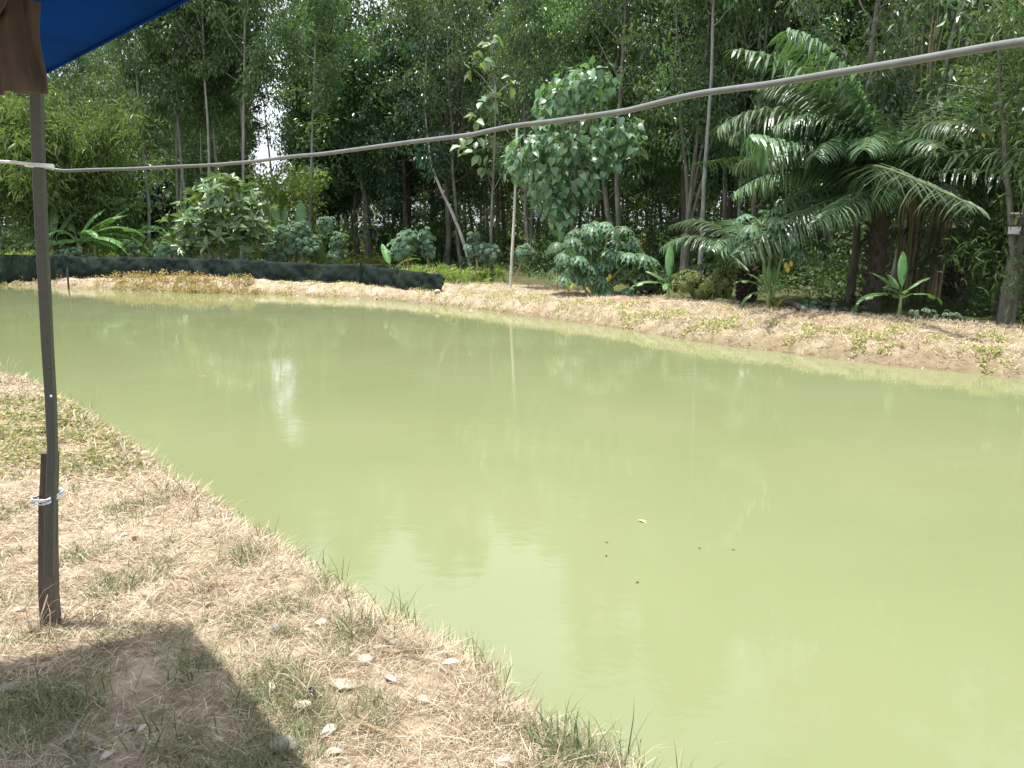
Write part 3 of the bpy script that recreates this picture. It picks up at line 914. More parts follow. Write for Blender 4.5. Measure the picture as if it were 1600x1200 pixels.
def heart_tree():
    Y = 20.2; rng = np.random.default_rng(71)
    b = A((884 - 800) / FPX * Y, Y, 0); b[2] = th(b[0], b[1])
    r = thing('heart_leaved_tree', b, 'tree with big drooping heart-shaped pale-green leaves in the centre', 'tree')
    c = lambda x, y, dy=0: aty(x, y, Y + dy) - b
    lumps = [(0, c(925, 130), A(.6, .55, .42)), (0, c(880, 150), A(.62, .6, .4)), (0, c(858, 178), A(.35, .4, .3)), (0, c(890, 228), A(1.15, .9, .42)), (0, c(832, 240), A(.6, .6, .42)), (0, c(965, 205), A(.55, .5, .36)), (0, c(985, 222), A(.3, .35, .3)),
             (0, c(855, 290), A(.55, .6, .6)), (0, c(905, 278), A(.5, .5, .6)), (0, c(940, 250), A(.45, .5, .4)), (0, c(872, 330), A(.35, .4, .4)), (0, c(815, 262), A(.3, .3, .35))]
    P, U = lumpy(rng, lumps, 1500); P = P + rng.normal(size=P.shape) * .09
    D = U * .6 + rng.normal(size=P.shape) * .42 + A(0, 0, -.8); Nn = U * .6 + A(0, -.1, .9) + rng.normal(size=P.shape) * .45
    front = np.argsort(U[:, 1] * 1.0 - U[:, 2] * .3 + (P[:, 2] < c(0, 330)[2]) * 5)[:290]
    mask = np.zeros(len(P), bool); mask[front] = True
    Ls = .2 * rng.uniform(.65, 1.25, len(P)); Ws = Ls * .88
    put_leaves(r, HEART, P[mask], D[mask], Nn[mask], Ls[mask], Ws[mask], rng)
    mb = MB(); inst(mb, T_HEART, P[~mask], D[~mask], Nn[~mask], Ls[~mask], Ws[~mask]); tag(mb.build('foliage', M['heart'], r), kind='stuff')
    mb = MB(); top = c(905, 120)
    tube(mb, curve(A(0, 0, -.2), top, 8, A(.05, 0, 0), rng, .02), np.linspace(.075, .02, 8), 8)
    for l in lumps:
        tube(mb, curve(A(0, 0, l[1][2] * .75), l[1], 4, A(0, 0, .05), rng), [.035, .025, .018, .01], 5, cap=False)
    mb.build('trunk', M['bark'], r, True)


heart_tree()


def broad_shrub():
    Y = 26.6; rng = np.random.default_rng(72)
    b = A((345 - 800) / FPX * Y, Y, 0); b[2] = th(b[0], b[1])
    r = thing('broad_leaved_shrub', b, 'round shrub with large glossy upturned leaves behind the middle of the fence', 'shrub')
    c = lambda x, y, dy=0: aty(x, y, Y + dy) - b
    lumps = [(0, c(355, 315), A(1.0, .9, .7)), (0, c(310, 345), A(.9, .8, .65)), (0, c(390, 350), A(.75, .7, .65)), (0, c(350, 365), A(1.3, .8, .6)), (0, c(345, 300), A(.6, .6, .5)), (0, c(300, 380), A(.7, .6, .4)), (0, c(375, 385), A(.8, .6, .4)), (0, c(410, 335), A(.4, .4, .3))]
    tw, U = lumpy(rng, lumps, 190)
    P = np.repeat(tw, 7, 0); Ur = np.repeat(U, 7, 0); a = np.tile(np.arange(7) * 2.4, len(tw)) + np.repeat(rng.random(len(tw)) * 6, 7)
    T = nrm(Ur * A(.7, .7, .5) + A(0, 0, .75)); X = nrm(np.cross(T, A(.3, 1, 0))); Yv = np.cross(T, X)
    rad = np.cos(a)[:, None] * X + np.sin(a)[:, None] * Yv
    D = T * .7 + rad * .8 + rng.normal(size=P.shape) * .12; Nn = T * .8 - rad * .6
    Ls = .4 * rng.uniform(.7, 1.2, len(P)); Ws = Ls * .36
    front = np.argsort(Ur[:, 1] - Ur[:, 2] * .5)[:290]; mask = np.zeros(len(P), bool); mask[front] = True
    put_leaves(r, OVAL, P[mask], D[mask], Nn[mask], Ls[mask], Ws[mask], rng)
    mb = MB(); inst(mb, T_OVAL, P[~mask], D[~mask], Nn[~mask], Ls[~mask], Ws[~mask]); tag(mb.build('foliage', M['broad'], r), kind='stuff')
    mb = MB()
    for l in lumps:
        tube(mb, curve(A(0, 0, -.2), l[1] + A(0, 0, .2), 5, A(0, 0, .1), rng, .03), np.linspace(.06, .015, 5), 6)
    mb.build('stem', M['bark'], r, True)


broad_shrub()


def sprig_tree():
    Y = 22.4; rng = np.random.default_rng(73)
    b = A((769 - 800) / FPX * Y, Y, 0); b[2] = th(b[0], b[1])
    r = thing('large_leaved_sapling', b, 'thin bare-stemmed sapling with sparse sprigs of large pale leaves', 'tree')
    c = lambda x, y, dy=0: aty(x, y, Y + dy) - b
    mb = MB(); st = np.array([A(0, 0, -.2), c(767, 360), c(770, 300), c(773, 230), c(775, 150), c(770, 90), c(766, 60)])
    tube(mb, st, [.045, .04, .036, .03, .022, .014, .008], 7)
    sp = [(752, 95, 11), (768, 68, 5), (740, 108, 5), (755, 160, 10), (775, 155, 6), (748, 185, 6), (722, 232, 9), (740, 240, 8), (758, 262, 7), (745, 215, 5), (800, 250, 7), (812, 238, 6), (800, 130, 4)]
    P = []; D = []; Nn = []
    for x, y, k in sp:
        q = c(x, y, rng.normal() * .25); j = np.argmin(abs(st[:, 2] - q[2] + .4)); tube(mb, curve(st[j], q, 4, A(0, 0, .06), rng), [.014, .01, .008, .005], 5, cap=False)
        for i in range(k):
            u = nrm(rng.normal(size=3) + A(0, -.3, .15)); P.append(q + u * .05 + rng.normal(size=3) * .06); D.append(u + A(0, 0, -.25)); Nn.append(A(0, -.45, .8) + rng.normal(size=3) * .35)
    mb.build('trunk', M['bark'], r, True)
    P = np.array(P); D = np.array(D); Nn = np.array(Nn); Ls = .32 * rng.uniform(.7, 1.2, len(P))
    put_leaves(r, OVAL, P, D, Nn, Ls, Ls * .62, rng)


sprig_tree()


# papaya
def papaya_leaf(seed):
    rng = np.random.default_rng(seed); mb = MB()
    for k in range(9):
        a = (k - 4) * .62; ln = (1 - .09 * abs(k - 4)) * .5
        d = A(math.cos(a), math.sin(a), -.3 - .1 * rng.random()); W = .12
        P = [A(0, 0, 0)]
        T = (np.array([(0, -.02, 0), (0, .02, 0), (.3, -.25, .02), (.3, .25, .02), (.55, -.22, -.02), (.55, .22, -.02), (.5, -.75, -.1), (.5, .75, -.1), (.82, -.18, -.14), (.82, .18, -.14), (.75, -.6, -.2), (.75, .6, -.2), (1.05, 0, -.3)]),
             np.array([(0, 2, 3), (0, 3, 1), (2, 4, 5), (2, 5, 3), (2, 6, 4), (3, 5, 7), (4, 8, 9), (4, 9, 5), (4, 10, 8), (5, 9, 11), (8, 12, 9)]))
        inst(mb, T, A(0, 0, 0)[None], d[None], A(0, 0, 1)[None], ln, W, [rng.random()])
    return mb.mesh('papaya_leaf', M['papaya'], False)


PAP = [papaya_leaf(i) for i in range(3)]


def petiole_mesh():
    mb = MB(); tube(mb, np.array([A(0, 0, 0), A(.5, 0, .05), A(1, 0, 0)]), [.012, .01, .008], 5); return mb.mesh('petiole', M['greenstem'], True)


PET = petiole_mesh()


def basis(d, n=A(0, 0, 1)):
    d = nrm(d); s = np.cross(n, d)
    if np.linalg.norm(s) < 1e-3: s = np.cross(A(0, 1, 0), d)
    s = nrm(s); return d, s, np.cross(d, s)


def set_basis(o, p, d, n, sx, sy, sz):
    d, s, n2 = basis(d, n); Mx = Matrix.Identity(4)
    for k in range(3):
        Mx[k][0] = d[k] * sx; Mx[k][1] = s[k] * sy; Mx[k][2] = n2[k] * sz; Mx[k][3] = p[k]
    o.matrix_local = Mx


def papaya(px, Y, heads, lab, seed, lsz=1.0, fruit=(), per=9, trunkbase=None):
    rng = np.random.default_rng(seed); b = A((px - 800) / FPX * Y, Y, 0); b[2] = th(b[0], b[1])
    r = thing('papaya_plant', b, lab, 'papaya plant')
    mb = MB()
    for hx, hy, k in heads:
        q = aty(hx, hy, Y + rng.normal() * .15) - b
        tube(mb, curve(A(0, 0, -.15), q, 6, A(0, 0, .05), rng, .015), np.linspace(.032 if len(heads) > 3 else .05, .02, 6), 7)
        for i in range(k):
            az = i * 2.4 + rng.random(); el = rng.uniform(-.35, .75)
            u = A(math.cos(az) * math.cos(el), math.sin(az) * math.cos(el), math.sin(el)); pl = rng.uniform(.32, .55) * lsz
            pe = link('petiole', PET, r); set_basis(pe, q, u, A(0, 0, 1), pl, 1, 1)
            lf = link('leaf', PAP[i % 3], r); e = q + u * pl
            set_basis(lf, e, A(u[0], u[1], u[2] * .3 - .35), A(0, -.25, 1) + rng.normal(size=3) * .2, lsz * .8, lsz * .8, lsz * .8)
    mb.build('trunk', M['greenstem'], r, True)
    for fx, fy in fruit:
        q = aty(fx, fy, Y - .15) - b; f = MB()
        u = np.linspace(0, math.pi, 6); tube(f, np.stack([0 * u, 0 * u, -np.cos(u) * .07], -1) + q, np.sin(u) * .042 + .003, 8); f.build('fruit', M['fruit'], r, True)
    return r


papaya(930, 18.3, [(915, 365, 10), (950, 362, 10), (890, 388, 9), (935, 400, 11), (970, 385, 9), (905, 412, 9), (950, 425, 9), (985, 402, 8), (895, 432, 6), (925, 440, 7), (962, 442, 7), (990, 428, 6), (1000, 415, 5)], 'wide bushy papaya with many drooping lobed leaves on the bank', 81, lsz=.9, fruit=((953, 432), (949, 437)))
papaya(1203, 15.5, [(1203, 372, 13), (1190, 352, 9), (1225, 385, 8)], 'papaya with a bare upright trunk in front of the oil palm', 82, lsz=.92, fruit=((1228, 415), (1236, 412), (1231, 421)))
papaya(760, 23.0, [(755, 385, 8)], 'small papaya sapling near the leaning white trunk', 83, lsz=.6)


# banana
def banana_leaf(seed, L=1.0, W=.3, droop=.8, ragged=.5):
    rng = np.random.default_rng(seed); mb = MB(); n = 15
    t = np.linspace(0, 1, n + 1); a = -droop * t ** 1.6 * 1.5; ds = L / n
    dx = np.cos(a) * ds; dz = np.sin(a) * ds
    X = np.concatenate([[0], np.cumsum(dx[:-1])]); Z = np.concatenate([[0], np.cumsum(dz[:-1])]) + 0
    mid = np.stack([X, 0 * X, Z], -1); w = W * .5 * np.sin(np.clip(t * 1.02 + .06, 0, 1) * math.pi) ** .55
    tube(mb, np.vstack([A(-.28 * L, 0, -.1 * L), mid]), np.linspace(.016, .004, n + 2) * (L ** .5), 5, rnd=1.)
    for sgn in (-1, 1):
        sag = .25
        for i in range(n):
            if rng.random() < ragged * .3: sag = rng.uniform(.0, .9)
            g = .45 * rng.random() ** 2 if rng.random() < ragged else 0
            a0 = mid[i] + (mid[i + 1] - mid[i]) * g; a1 = mid[i + 1]
            w0, w1 = w[i], w[i + 1]; f = A(.2 * W, 0, 0)
            def pt(a, ww, q): return a + f * q + A(0, sgn * ww * q * (1 - .25 * sag), ww * (.25 * q - (.25 + sag) * q * q))
            V = [pt(a0, w0, 0), pt(a1, w1, 0), pt(a0, w0, .5), pt(a1, w1, .5), pt(a0, w0, 1), pt(a1, w1, 1)]
            mb.add(np.array(V), [(0, 1, 3, 2), (2, 3, 5, 4)] if sgn > 0 else [(0, 2, 3, 1), (2, 4, 5, 3)], [rng.random() * .5 + .3] * 2)
    return mb.mesh('banana_leaf', M['banana'], False)


BAN = [banana_leaf(i, 1, .3, d, r) for i, (d, r) in enumerate([(.1, .3), (.55, .5), (.95, .8), (1.25, .9)])]


def banana(px, Y, leaves, lab, h=.4, r0=.045, seed=0, z=None):
    rng = np.random.default_rng(seed + 900); b = A((px - 800) / FPX * Y, Y, 0); b[2] = th(b[0], b[1])
    r = thing('banana_plant', b, lab, 'banana plant')
    mb = MB(); tube(mb, curve(A(0, 0, -.1), A(.02, 0, h), 5, A(0, 0, 0), rng, .005), np.linspace(r0, r0 * .5, 5), 8); mb.build('stem', M['greenstem'], r, True)
    for az, el, L, k in leaves:
        az = math.radians(az); el = math.radians(el)
        u = A(math.cos(az) * math.cos(el), math.sin(az) * math.cos(el), math.sin(el))
        lf = link('leaf', BAN[k], r); set_basis(lf, A(.02, 0, h) + u * .26 * L, u, A(0, 0, 1) if el < 1.3 else A(0, -1, .1), L, L, L)
    return r


banana(1405, 13.8, [(80, 84, .62, 0), (170, 48, .55, 1), (8, 42, .5, 1), (185, 8, .72, 2), (-5, 8, .62, 2), (200, 30, .4, 1), (260, 30, .28, 1), (100, 50, .45, 1)], 'young banana plant with spread leaves on the bank before the oil palm shade', h=.42, seed=1)
banana(1198, 15.2, [(178, 30, .6, 2), (200, 45, .5, 1), (60, 60, .5, 1), (190, -5, .55, 3), (10, 30, .4, 2), (90, 80, .4, 0)], 'small banana plant at the foot of the papaya trunk', h=.35, seed=2)
banana(1042, 17.4, [(75, 80, .72, 0), (180, 12, .75, 2), (160, 40, .5, 1), (10, 35, .5, 1), (-10, 5, .5, 2), (250, 10, .5, 2), (300, 20, .4, 1)], 'small banana plant with one upright leaf right of the bushy papaya', h=.3, seed=3)
banana(133, 27.3, [(5, 22, 1.9, 2), (20, 38, 1.5, 1), (-10, 5, 1.9, 3), (60, 55, 1.2, 1), (170, 25, 1.4, 2), (140, 40, 1.3, 1), (190, -5, 1.3, 3), (0, -5, 1.7, 3), (250, 30, 1.0, 3), (320, 25, 1.3, 3), (12, 12, 1.8, 2)], 'large banana plant with long torn leaves at the left behind the fence', h=1.15, r0=.11, seed=4)
banana(157, 27.8, [(10, 15, 1.7, 3), (30, 60, 1.4, 1), (340, 0, 1.5, 3), (160, 40, 1.3, 2), (250, 20, 1.2, 2)], 'lower banana stem with drooping leaves just right of the large one', h=.9, r0=.1, seed=5)
banana(92, 27.2, [(170, 20, 1.6, 2), (60, 60, 1.4, 1), (200, 10, 1.5, 3), (300, 20, 1.2, 2), (100, 75, 1.3, 0)], 'banana stem behind the steel post at the left', h=.9, r0=.1, seed=6)
banana(275, 29.0, [(45, 50, 2.0, 1), (20, 40, 1.7, 1), (150, 15, 1.7, 2), (185, 5, 1.8, 2)], 'banana plant half hidden behind the low dark round tree', h=1.5, r0=.11, seed=7)
banana(475, 30.0, [(160, 35, 1.8, 2), (100, 70, 1.5, 0), (20, 30, 1.6, 2), (185, 12, 1.7, 2), (220, 40, 1.4, 1)], 'pale banana plant behind the fence right of the broad-leaved shrub', h=1.0, r0=.1, seed=8)
banana(435, 31.0, [(90, 85, 1.4, 0), (60, 70, 1.4, 0), (150, 60, 1.2, 1), (20, 50, 1.3, 1)], 'banana plant with upright yellow-green leaves beyond the broad-leaved shrub', h=.9, r0=.1, seed=9)
banana(612, 24.6, [(120, 60, .9, 1), (10, 40, .85, 2), (340, 10, .8, 3)], 'little banana plant left of the rounded blue-green shrub', h=.25, r0=.05, seed=10)


# oil palm
def frond_mesh(seed, L=3.4, e=.9, droop=1.5, ll=.62):
    rng = np.random.default_rng(seed); n = 24
    t = np.linspace(0, 1, n + 1); el = e - droop * t ** 1.35; ds = L / n
    X = np.concatenate([[0], np.cumsum(np.cos(el[:-1]) * ds)]); Z = np.concatenate([[0], np.cumsum(np.sin(el[:-1]) * ds)])
    side = np.concatenate([[0], np.cumsum(np.full(n, rng.normal() * .012))])
    P = np.stack([X, side * np.arange(n + 1) * .3, Z], -1)
    mb = MB(); tube(mb, P, np.linspace(.035, .006, n + 1), 6); rm = mb.mesh('frond', M['rachis'], True)
    lf = MB(); N = 92
    T = (np.array([(0, -.3, 0), (0, .3, 0), (.35, -.5, .0), (.35, .5, .0), (.7, -.4, -.13), (.7, .4, -.13), (1, 0, -.36)]), np.array([(0, 2, 3, 1), (2, 4, 5, 3), (4, 6, 6, 5)]))
    T = (T[0], np.array([(0, 2, 3), (0, 3, 1), (2, 4, 5), (2, 5, 3), (4, 6, 5)]))
    tl = np.linspace(.16, .995, N); tan = nrm(np.gradient(P, axis=0))
    for s in (-1, 1):
        pp = np.stack([np.interp(tl, t, P[:, k]) for k in range(3)], -1); tt = nrm(np.stack([np.interp(tl, t, tan[:, k]) for k in range(3)], -1))
        lat = np.tile(A(0, s, 0), (N, 1)); upv = np.cross(tt, lat) * s; upv = np.where(upv[:, 2:3] < 0, -upv, upv)
        jit = rng.normal(size=(N, 3)) * .1; alt = np.where(np.arange(N) % 2 == 0, .35, -.1)[:, None]
        d = lat * .85 + tt * .55 + upv * alt + A(0, 0, -.28) + jit
        ln = ll * np.sin(np.clip(tl * .95 + .02, 0, 1) * math.pi) ** .5 * rng.uniform(.88, 1.08, N) + .1
        inst(lf, T, pp, d, upv + A(0, 0, .4), ln, .042, rng.random(N))
    return rm, lf.mesh('leaflets', M['palm'], False)


FR_ = [frond_mesh(1, e=1.25, droop=1.9), frond_mesh(2, e=.95, droop=1.7), frond_mesh(3, e=.6, droop=1.4), frond_mesh(4, e=.2, droop=1.2), frond_mesh(5, e=1.35, droop=1.3)]
FR = FR_ + [frond_mesh(6, e=1.25, droop=1.55), frond_mesh(7, e=1.05, droop=1.75)]


def palm(px, Y, z, fronds, lab, trunk_r=.22, scale=1.0):
    b = A((px - 800) / FPX * Y, Y, 0); b[2] = th(b[0], b[1]); rng = np.random.default_rng(int(px))
    r = thing('oil_palm', b, lab, 'palm')
    mb = MB(); tube(mb, np.array([A(0, 0, -.2), A(.03, 0, z * .4), A(.0, 0, z * .75), A(0, 0, z + .15)]), [trunk_r * 1.1, trunk_r, trunk_r * .95, trunk_r * .5], 12)
    for i in range(60):
        a = i * 2.4; h = z * (.05 + .95 * i / 60); u = A(math.cos(a), math.sin(a), .9)
        q = A(math.cos(a) * trunk_r * .9, math.sin(a) * trunk_r * .9, h)
        tube(mb, np.array([q, q + u * .13]), [.05, .03], 5)
    mb.build('trunk', M['barkdark'], r)
    for az, k, s in fronds:
        a = math.radians(az)
        f = link('frond', FR[k][0], r); f.location = (math.cos(a) * .1, math.sin(a) * .1, z); f.rotation_euler = (rng.normal() * .1, rng.normal() * .06, a); f.scale = (s * scale,) * 3
        link('leaflets', FR[k][1], f)


palm(1362, 16.3, 2.35, [(178, 5, 1.25), (155, 4, 1.25), (8, 5, 1.2), (200, 4, 1.15), (185, 6, 1.2), (168, 6, 1.05), (-8, 6, 1.1), (75, 6, 1.1), (165, 4, 1.05), (180, 0, .95), (195, 1, .95), (172, 2, 1.0), (150, 1, .95), (205, 2, 1.0), (188, 3, .85), (222, 3, .95), (240, 2, .9), (215, 1, .85), (250, 3, .8),
                      (20, 0, 1.0), (5, 1, 1.0), (-15, 0, .95), (35, 1, .9), (-35, 2, .8), (-60, 3, .7), (60, 0, 1.0), (90, 4, .9), (120, 0, .95), (270, 0, .8), (75, 2, .9), (140, 3, .8), (0, 4, .95), (100, 1, .9), (300, 3, .7), (-20, 3, .8), (160, 2, .8), (200, 3, .95), (230, 1, .8), (185, 1, .85), (320, 2, .75), (45, 4, .9), (110, 4, .85), (260, 1, .7), (285, 2, .7)],
     'large oil palm with long arching glossy fronds at the right', scale=1.02, trunk_r=.17)
palm(1490, 18.5, 1.3, [(170, 1, .8), (200, 2, .8), (150, 2, .7), (0, 1, .7), (30, 0, .8), (330, 2, .7), (90, 0, .8), (240, 3, .7), (270, 2, .7)], 'smaller oil palm in the shade right of the large one', trunk_r=.15, scale=.85)
palm(1165, 17.8, .8, [(170, 1, .8), (200, 2, .75), (150, 0, .8), (220, 1, .7), (30, 0, .7), (330, 1, .7), (90, 0, .8), (250, 2, .6), (185, 3, .7)], 'low oil palm with drooping fronds left of the large one', trunk_r=.13, scale=.8)


# seedlings
def seedling(px, py, n, L, lab, seed, mt='seedling'):
    rng = np.random.default_rng(seed); b = atz(px, py, -.02); b[2] = th(b[0], b[1])
    r = thing('palm_seedling', b, lab, 'seedling')
    mb0 = MB(); inst(mb0, BL3, A(0, 0, 0)[None], A(1, 0, 0)[None], A(0, 0, 1)[None], 1., 1., [.6]); me = mb0.mesh('seedling_leaf', M[mt], True)
    for i in range(n):
        az = i * 2.4; el = rng.uniform(.5, 1.3); u = A(math.cos(az) * math.cos(el), math.sin(az) * math.cos(el) * .6, math.sin(el))
        o = link('leaf', me, r); set_basis(o, A(0, 0, 0), u, A(0, 0, 1) if el < 1.2 else A(0, -1, .2), L * rng.uniform(.8, 1.1), .07, L)


BL3 = (np.array([(0, -.25, 0), (0, .25, 0), (.35, -.5, .07), (.35, .5, .07), (.7, -.42, .02), (.7, .42, .02), (1, 0, -.15)]), np.array([(0, 2, 3), (0, 3, 1), (2, 4, 5), (2, 5, 3), (4, 6, 5)]))
seedling(889, 456, 7, .42, 'young palm seedling with pale V-shaped leaves beside the papaya bush', 91)
seedling(1213, 482, 8, .38, 'small yellow-leaved plant at the foot of the papaya trunk', 92)


# rounded blue-green shrubs
def dome_shrub(px, Y, domes, lab, seed, L=.13, W=.055, mt='teal', per=9, dens=55, cat='shrub', name='rounded_shrub'):
    rng = np.random.default_rng(seed); b = A((px - 800) / FPX * Y, Y, 0); b[2] = th(b[0], b[1])
    r = thing(name, b, lab, cat); lf = MB(); st = MB()
    for cx, cy, rx, rz in domes:
        c = aty(cx, cy, Y) - b; k = int(dens * rx * rz * 9) + 8
        U = rdir(rng, k); P = c + U * A(rx, rx * .9, rz) * rng.uniform(.65, 1.12, (k, 1)) + rng.normal(size=(k, 3)) * .03
        ci = np.repeat(np.arange(k), per); a = np.tile(np.arange(per) * 6.28 / per, k) + np.repeat(rng.random(k) * 6, per)
        T = nrm(U + A(0, 0, .5))[ci]; X = nrm(np.cross(T, A(.31, .9, .1))); Yv = np.cross(T, X)
        rad = np.cos(a)[:, None] * X + np.sin(a)[:, None] * Yv
        inst(lf, T_OVAL if per < 7 else T_RHOMB, P[ci] + T * .03, rad + A(0, 0, -.35) - T * .15, T + rad * .3, L * rng.uniform(.8, 1.2, len(ci)), W, np.clip(rng.random(k)[ci] * .6 + rng.random(len(ci)) * .4, 0, 1))
        tube(st, curve(A(0, 0, -.1), c, 4, A(0, 0, 0), rng), [.03, .025, .02, .01], 5)
        for q in range(0, k, 3):
            tube(st, np.array([c * .9, P[q]]), [.01, .005], 3, cap=False)
    lf.build('foliage', M[mt], r); st.build('stem', M['drystem'], r)


dome_shrub(638, 24.0, [(638, 378, .42, .36), (625, 388, .3, .3)], 'rounded blue-green shrub behind the fence end, left of a narrower twin', 101)
dome_shrub(670, 24.3, [(667, 373, .24, .34), (669, 390, .22, .25)], 'narrow domed blue-green shrub right beside the rounded one', 102)
dome_shrub(750, 22.3, [(743, 388, .3, .22), (763, 395, .38, .28), (740, 372, .18, .14)], 'low blue-green shrub right of the leaning white trunk foot', 103)
dome_shrub(455, 27.6, [(450, 375, .55, .5), (480, 385, .5, .45), (430, 392, .5, .4), (468, 360, .4, .35), (510, 350, .3, .3)], 'wide bushy pale blue-green shrub behind the fence', 104)
dome_shrub(527, 26.8, [(527, 380, .2, .38), (526, 398, .24, .25)], 'slim upright blue-green shrub before the trunks behind the fence', 105)
dome_shrub(203, 27.2, [(203, 390, .38, .32)], 'small dark round bush right of the large banana plant', 106, mt='underdark')
dome_shrub(268, 26.7, [(255, 392, .4, .3), (285, 398, .5, .25)], 'low leafy bush just above the fence left of the broad-leaved shrub', 107, mt='papaya')
dome_shrub(110, 26.9, [(110, 398, .5, .25)], 'low bluish bush behind the fence beside the steel post', 108)
dome_shrub(800, 21.5, [(820, 395, .3, .2)], 'little blue-green bush near the pale pole', 109)


dome_shrub(1088, 17.0, [(1075, 440, .3, .25), (1100, 448, .35, .22), (1125, 442, .3, .3)], 'pale yellow-green bush between the small banana plant and the papaya trunk', 110, mt='under')
dome_shrub(1010, 18.2, [(1010, 440, .3, .28), (1028, 448, .25, .2)], 'small leafy green bush touching the right side of the bushy papaya', 118, mt='underdark')
dome_shrub(1290, 15.2, [(1262, 480, .25, .12), (1300, 486, .35, .14), (1335, 490, .3, .12)], 'low spreading green plant at the bank edge under the oil palm', 119, mt='papaya', L=.09)
dome_shrub(1460, 13.4, [(1440, 494, .22, .12), (1480, 500, .3, .12)], 'low green plant right of the young banana plant on the bank', 120, mt='papaya', L=.08)
_a = atz(1222, 468, .05); _b = atz(1262, 486, .05); _mb = MB(); tube(_mb, np.array([_a, (_a + _b) / 2 + A(0, 0, .02), _b]), [.05, .055, .05], 9)
tag(_mb.build('fallen_log', M['bark'], None, True), 'fallen brown log lying under the oil palm beside the papaya trunk', 'log')


# undergrowth
def scatter_under(name, lab, N, fn, mt, seed, h=(.05, .6), per=26, L=.13, W=.06, rc=.22):
    rng = np.random.default_rng(seed); P = fn(rng, N); z = terrain(P[:, 0], P[:, 1])[0]
    H = rng.uniform(h[0], h[1], len(P)); C = np.column_stack([P, z + H]); lf = MB()
    cloud(lf, rng, C, per, rc, L, W, out=.5, down=.0, up=.7); o = lf.build(name, M[mt]); tag(o, lab, 'undergrowth', kind='stuff')


def band(rng, N, pxr, d0, d1):
    """points behind the forest edge within a range of photo columns"""
    px = rng.uniform(*pxr, N); k = (px - 800) / FPX
    ey = np.interp(k, EDGE[:, 0] / EDGE[:, 1], EDGE[:, 1]); y = ey + rng.uniform(d0, d1, N) ** 1.0
    return np.stack([k * y, y], -1)


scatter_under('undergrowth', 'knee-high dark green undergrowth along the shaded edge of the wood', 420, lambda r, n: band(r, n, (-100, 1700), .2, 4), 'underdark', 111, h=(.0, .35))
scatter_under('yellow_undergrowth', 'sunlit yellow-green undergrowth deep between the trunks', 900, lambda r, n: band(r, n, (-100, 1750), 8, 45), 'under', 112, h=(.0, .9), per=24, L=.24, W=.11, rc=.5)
scatter_under('fence_weeds', 'leafy yellow-green weeds beyond the end of the black fence', 120, lambda r, n: np.array([atz(x, y, -.05)[:2] for x, y in zip(r.uniform(630, 780, n), r.uniform(425, 447, n))]), 'under', 113, h=(.0, .3), per=30, L=.15, W=.05)
scatter_under('fence_undergrowth', 'mixed green undergrowth behind the black fence', 260, lambda r, n: np.array([atz(x, y, -.05)[:2] for x, y in zip(r.uniform(-40, 640, n), r.uniform(406, 415, n))]), 'under', 114, h=(.0, .5), per=26, L=.15, W=.06, rc=.28)
scatter_under('bank_undergrowth', 'low green plants at the inner edge of the far bank', 200, lambda r, n: np.array([(lambda t, j: (np.interp(t, [0, 1], [0, 1]), j))(0, 0) for _ in range(n)]) if False else band(r, n, (780, 1650), -1.6, 0.4), 'underdark', 115, h=(-.02, .12), per=24, L=.09, W=.045, rc=.16)
scatter_under('yellow_bush', 'lit yellow-green bush between the shrub and the middle trunks', 60, lambda r, n: np.stack([r.uniform(-8.6, -6.6, n) * 1.3, r.uniform(33, 36, n)], -1), 'under', 116, h=(.3, 4.0), per=70, L=.2, W=.1, rc=.6)
scatter_under('sunlit_bush', 'pale yellow-green weeds seen through the gap behind the banana stems', 60, lambda r, n: np.stack([r.uniform(-16.8, -12.6, n), r.uniform(29, 31, n)], -1), 'under', 117, h=(.0, 1.3), per=60, L=.12, W=.05, rc=.4)


